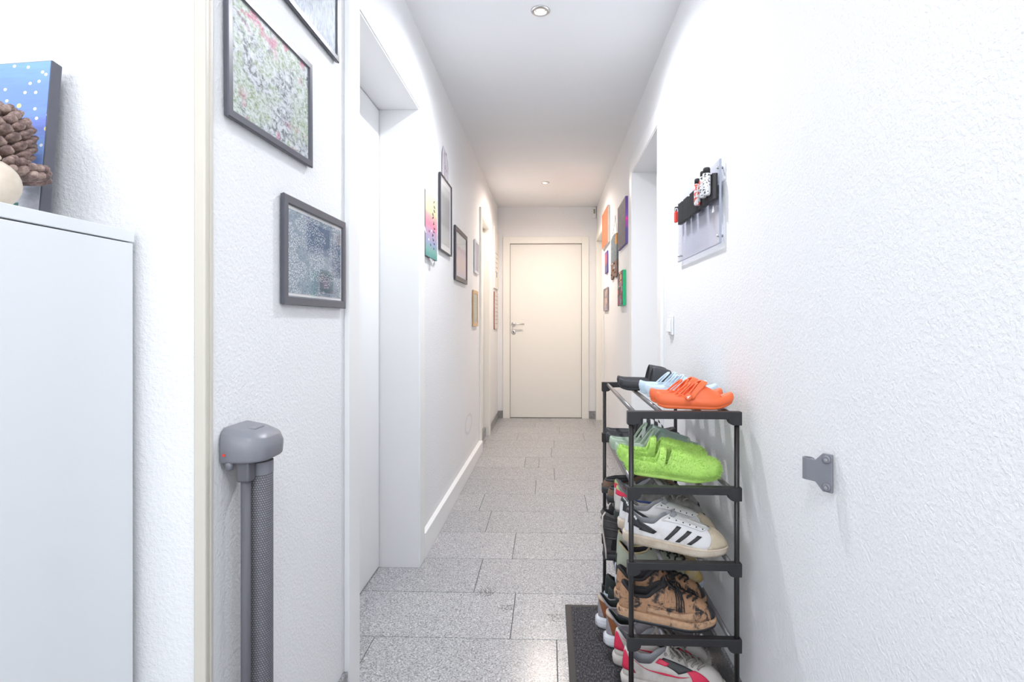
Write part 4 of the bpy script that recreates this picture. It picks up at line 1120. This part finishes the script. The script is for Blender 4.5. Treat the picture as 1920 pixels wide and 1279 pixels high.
# muddy runner
D = Shoe(L=.264, sole=.030, toe_sole=.022, heelz=.092, sidez=.068, frontz=.104, op=(.04, .45), opw=.026, wk=1.02)
o = thing('muddy_trainer', 'black running shoe caked in tan mud, nearest on the fourth tier', 'shoe', group=GS[4])
D.upper('mud', o); D.lining('lin_d', o); D.solemesh('mudsole', o, bul=.003)
D.patch('toe_bumper', 'stripe', o, (PI-.42, .02), (PI+.42, .02), (PI+.25, .22), (PI-.25, .22), 10, 5, off=.0022)
MB().tube([D.P(2*PI*i/N_, .98)+Vector((0, 0, .002)) for i in range(N_+1)], .0045, 8).build('padded_collar', 'lace_b', o, smooth=True)
D.patch('side_overlay', 'mudsole', o, (1.15, .10), (2.2, .06), (2.3, .20), (1.2, .26), 12, 4, off=.003)
rs = []
for (fr, ins) in ((0, .006), (0, -.0012), (.30, -.002), (.36, .003)):
    ring = []
    for i in range(48):
        ph = 2*PI*i/48; st = (1-math.cos(ph))/2; x, y = outline(ph, D.L, D.wk, ins); ring.append((x, y, spring(st)+fr*.026-.0005))
    rs.append(ring)
MB().rings(rs).build('outsole', 'stripe', o, smooth=True)
D.laces('lace_b', o, 6, .0030, spread=.5); D.tongue('lin_d', o, .016)
c_ = D.P(PI-.2, .8, .012)
for k in range(4):
    MB().tube([c_, c_+Vector((.004*k-.004, -.022, -.004)), c_+Vector((.006*k, -.034, -.022)), c_+Vector((.007*k, -.040, -.048))], .0018, 6).build('dangling_lace', 'lace_b', o, smooth=True)
place(o, (.192, 1.545), -9, 3, Z4+.014)
c2 = pair(o, 'muddy black running shoe behind the nearest one, its laces tied in a bow', (.196, 1.645), -6, Z4+.010, 2)
# two-tone high top
Eh = Shoe(L=.272, sole=.032, toe_sole=.024, heelz=.135, sidez=.110, frontz=.130, op=(.04, .40), opw=.026, p=2.4, q=1.6)
o = thing('hightop_trainer', 'pale green and dark high-top with blue-grey heel and red tag', 'shoe', group=GS[4])
Eh.upper('palegreen', o); Eh.lining('lin_d', o); Eh.solemesh('paleblue', o, bul=.003)
Eh.patch('dark_heel_panel', 'darkgreen', o, (-1.5, .03), (1.5, .03), (1.1, .30), (-1.1, .16), 14, 6, off=.002)
Eh.patch('toe_panel', 'yellow', o, (PI-1.2, .0), (PI+1.2, .0), (PI+.5, .45), (PI-.5, .45), 14, 6, off=.002)
Eh.patch('red_tag', 'redtex', o, (-.75, .22), (-.62, .22), (-.62, .38), (-.75, .38), 2, 3, off=.004)
Eh.patch('white_tag', 'white', o, (-.75, .14), (-.62, .14), (-.62, .22), (-.75, .22), 2, 3, off=.004)
MB().tube([Eh.P(2*PI*i/N_, 1)+Vector((0, 0, .002)) for i in range(N_+1)], .0032, 8).build('collar_piping', 'yellow', o, smooth=True)
Eh.laces('lace_b', o, 5, .0026)
place(o, (.212, 1.745), -5, 0, Z4)
pair(o, 'pale green and dark high-top tucked behind its nearer twin', (.222, 1.836), -4, Z4)
# quilted boots
Fb = Shoe(L=.275, sole=.024, toe_sole=.020, heelz=.172, sidez=.158, frontz=.155, op=(.02, .38), opw=.036, p=2.8, q=1.3, wk=1.05)
o = thing('quilted_boot', 'dark quilted ankle boot with a long white lace hanging down', 'boot', group=GS[4])
Fb.upper('puffy', o); Fb.lining('lin_d', o); Fb.solemesh('clogblack', o)
for kk in (.32, .52, .72, .9):
    MB().tube([Fb.P(2*PI*i/N_, kk, .001) for i in range(N_+1)], .0042, 8).build('quilt_roll', 'puffy', o, smooth=True)
MB().tube([(.012, -.030, .172), (.0, -.044, .166), (-.004, -.047, .13), (.0, -.048, .09), (.004, -.047, .05), (.004, -.046, .02)], .0030, 8).build('hanging_lace', 'lace_w', o, smooth=True)
place(o, (.190, 1.932), 4, -3, Z4+.002)
c3 = pair(o, 'dark quilted ankle boot at the far end of the fourth tier', (.215, 2.045), 2, Z4, 0)

# white/red trainers
Gs = Shoe(L=.285, sole=.034, toe_sole=.024, heelz=.104, sidez=.072, frontz=.108, op=(.04, .44), opw=.026)
o = thing('white_red_trainer', 'off-white trainer with raspberry red swoosh and heel, at the bottom edge', 'shoe', group=GS[5])
Gs.upper('offwhite', o); Gs.lining('lin_g', o); Gs.solemesh('offwhite', o, bul=.004)
rs = []
for (fr, ins) in ((0, .006), (0, -.001), (.20, -.002), (.24, .003)):
    ring = []
    for i in range(48):
        ph = 2*PI*i/48; st = (1-math.cos(ph))/2; x, y = outline(ph, Gs.L, 1, ins); ring.append((x, y, spring(st)+fr*.026-.0005))
    rs.append(ring)
MB().rings(rs).build('outsole', 'stripe', o, smooth=True)
Gs.patch('red_heel_triangle', 'redtex', o, (.10, .12), (.75, .14), (.36, .78), (.22, .78), 8, 8, off=.002)
Gs.patch('swoosh', 'redtex', o, (.62, .66), (.68, .60), (2.05, .34), (1.5, .34), 4, 14, off=.0025)
Gs.patch('black_side_panel', 'stripe', o, (1.9, .48), (2.35, .45), (2.35, .96), (2.05, .96), 6, 8, off=.002)
Gs.patch('red_eyestay', 'redtex', o, (1.98, .80), (2.15, .80), (2.25, .99), (2.0, .99), 4, 5, off=.0032)
Gs.patch('red_front_panel', 'redtex', o, (2.0, .15), (2.45, .15), (2.4, .45), (2.15, .48), 6, 6, off=.0022)
Gs.laces('lace_d', o, 6, .0034, spread=.62); Gs.tongue('offwhite', o, .016)
place(o, (.208, 1.575), -9, 0, Z5+.0005)
pair(o, 'off-white trainer with red heel triangle, second from the near end of the lowest tier', (.195, 1.668), -6, Z5+.0005)
# grey / brown trainers
Is = Shoe(L=.285, sole=.040, toe_sole=.026, heelz=.108, sidez=.074, frontz=.104, op=(.03, .44), opw=.027)
o = thing('grey_brown_trainer', 'grey trainer with rust-brown heel stripe and white sole, nearer of two', 'shoe', group=GS[5])
Is.upper('greymesh', o); Is.lining('darkgreen', o); Is.solemesh('whitesole', o, bul=.005)
rs = []
for (fr, ins) in ((0, .006), (0, -.0005), (.18, -.001), (.2, .003)):
    ring = []
    for i in range(48):
        ph = 2*PI*i/48; st = (1-math.cos(ph))/2; x, y = outline(ph, Is.L, 1, ins); ring.append((x, y, spring(st)+fr*.026-.0005))
    rs.append(ring)
MB().rings(rs).build('outsole', 'stripe', o, smooth=True)
for j in range(3):      # scalloped relief on the foam sole
    pts = []
    for i in range(61):
        ph = -1.4+2.8*i/60; st = (1-math.cos(ph))/2; x, y = outline(ph, Is.L, 1, -.0052); z = .012+.009*j+.0022*abs(math.sin(i*.55+j*1.5)); pts.append((x, y if ph >= 0 else -abs(y)*-1, z))
    MB().tube(pts, .0008, 5).build('sole_scallop', 'whitesole', o, smooth=True)
Is.patch('brown_heel_stripe', 'brownsuede', o, (.55, .04), (1.05, .04), (.42, .72), (.12, .72), 8, 8, off=.002)
Is.patch('brown_heel_stripe', 'brownsuede', o, (-1.05, .04), (-.55, .04), (-.12, .72), (-.42, .72), 8, 8, off=.002)
Is.patch('beige_heel_tab', 'beige', o, (-.42, .60), (.62, .56), (.50, .97), (-.4, .97), 10, 6, off=.003)
MB().tube([Is.P(2*PI*i/N_, .99)+Vector((0, 0, .002)) for i in range(N_+1)], .003, 8).build('collar_binding', 'greymesh', o, smooth=True)
Is.laces('lace_d', o, 5, .0028); Is.tongue('greymesh', o, .012)
place(o, (.180, 1.762), -4, 0, Z5+.0005)
pair(o, 'grey trainer with rust-brown heel stripe, farther and leftmost of two', (.163, 1.866), -4, Z5+.0005)
# dark green trainers at the back
Pn = Shoe(L=.28, sole=.026, toe_sole=.022, heelz=.090, sidez=.066, frontz=.098)
o = thing('dark_green_trainer', 'dark green trainer in the shadow at the far end of the lowest tier', 'shoe', group=GS[5])
Pn.upper('darkgreen', o); Pn.lining('lin_d', o); Pn.solemesh('paleblue', o); Pn.laces('lace_d', o, 5, .0026); Pn.tongue('darkgreen', o)
place(o, (.205, 1.953), -2, 0, Z5)
pair(o, 'dark green trainer last on the lowest tier beside the rack end', (.205, 2.05), 0, Z5)
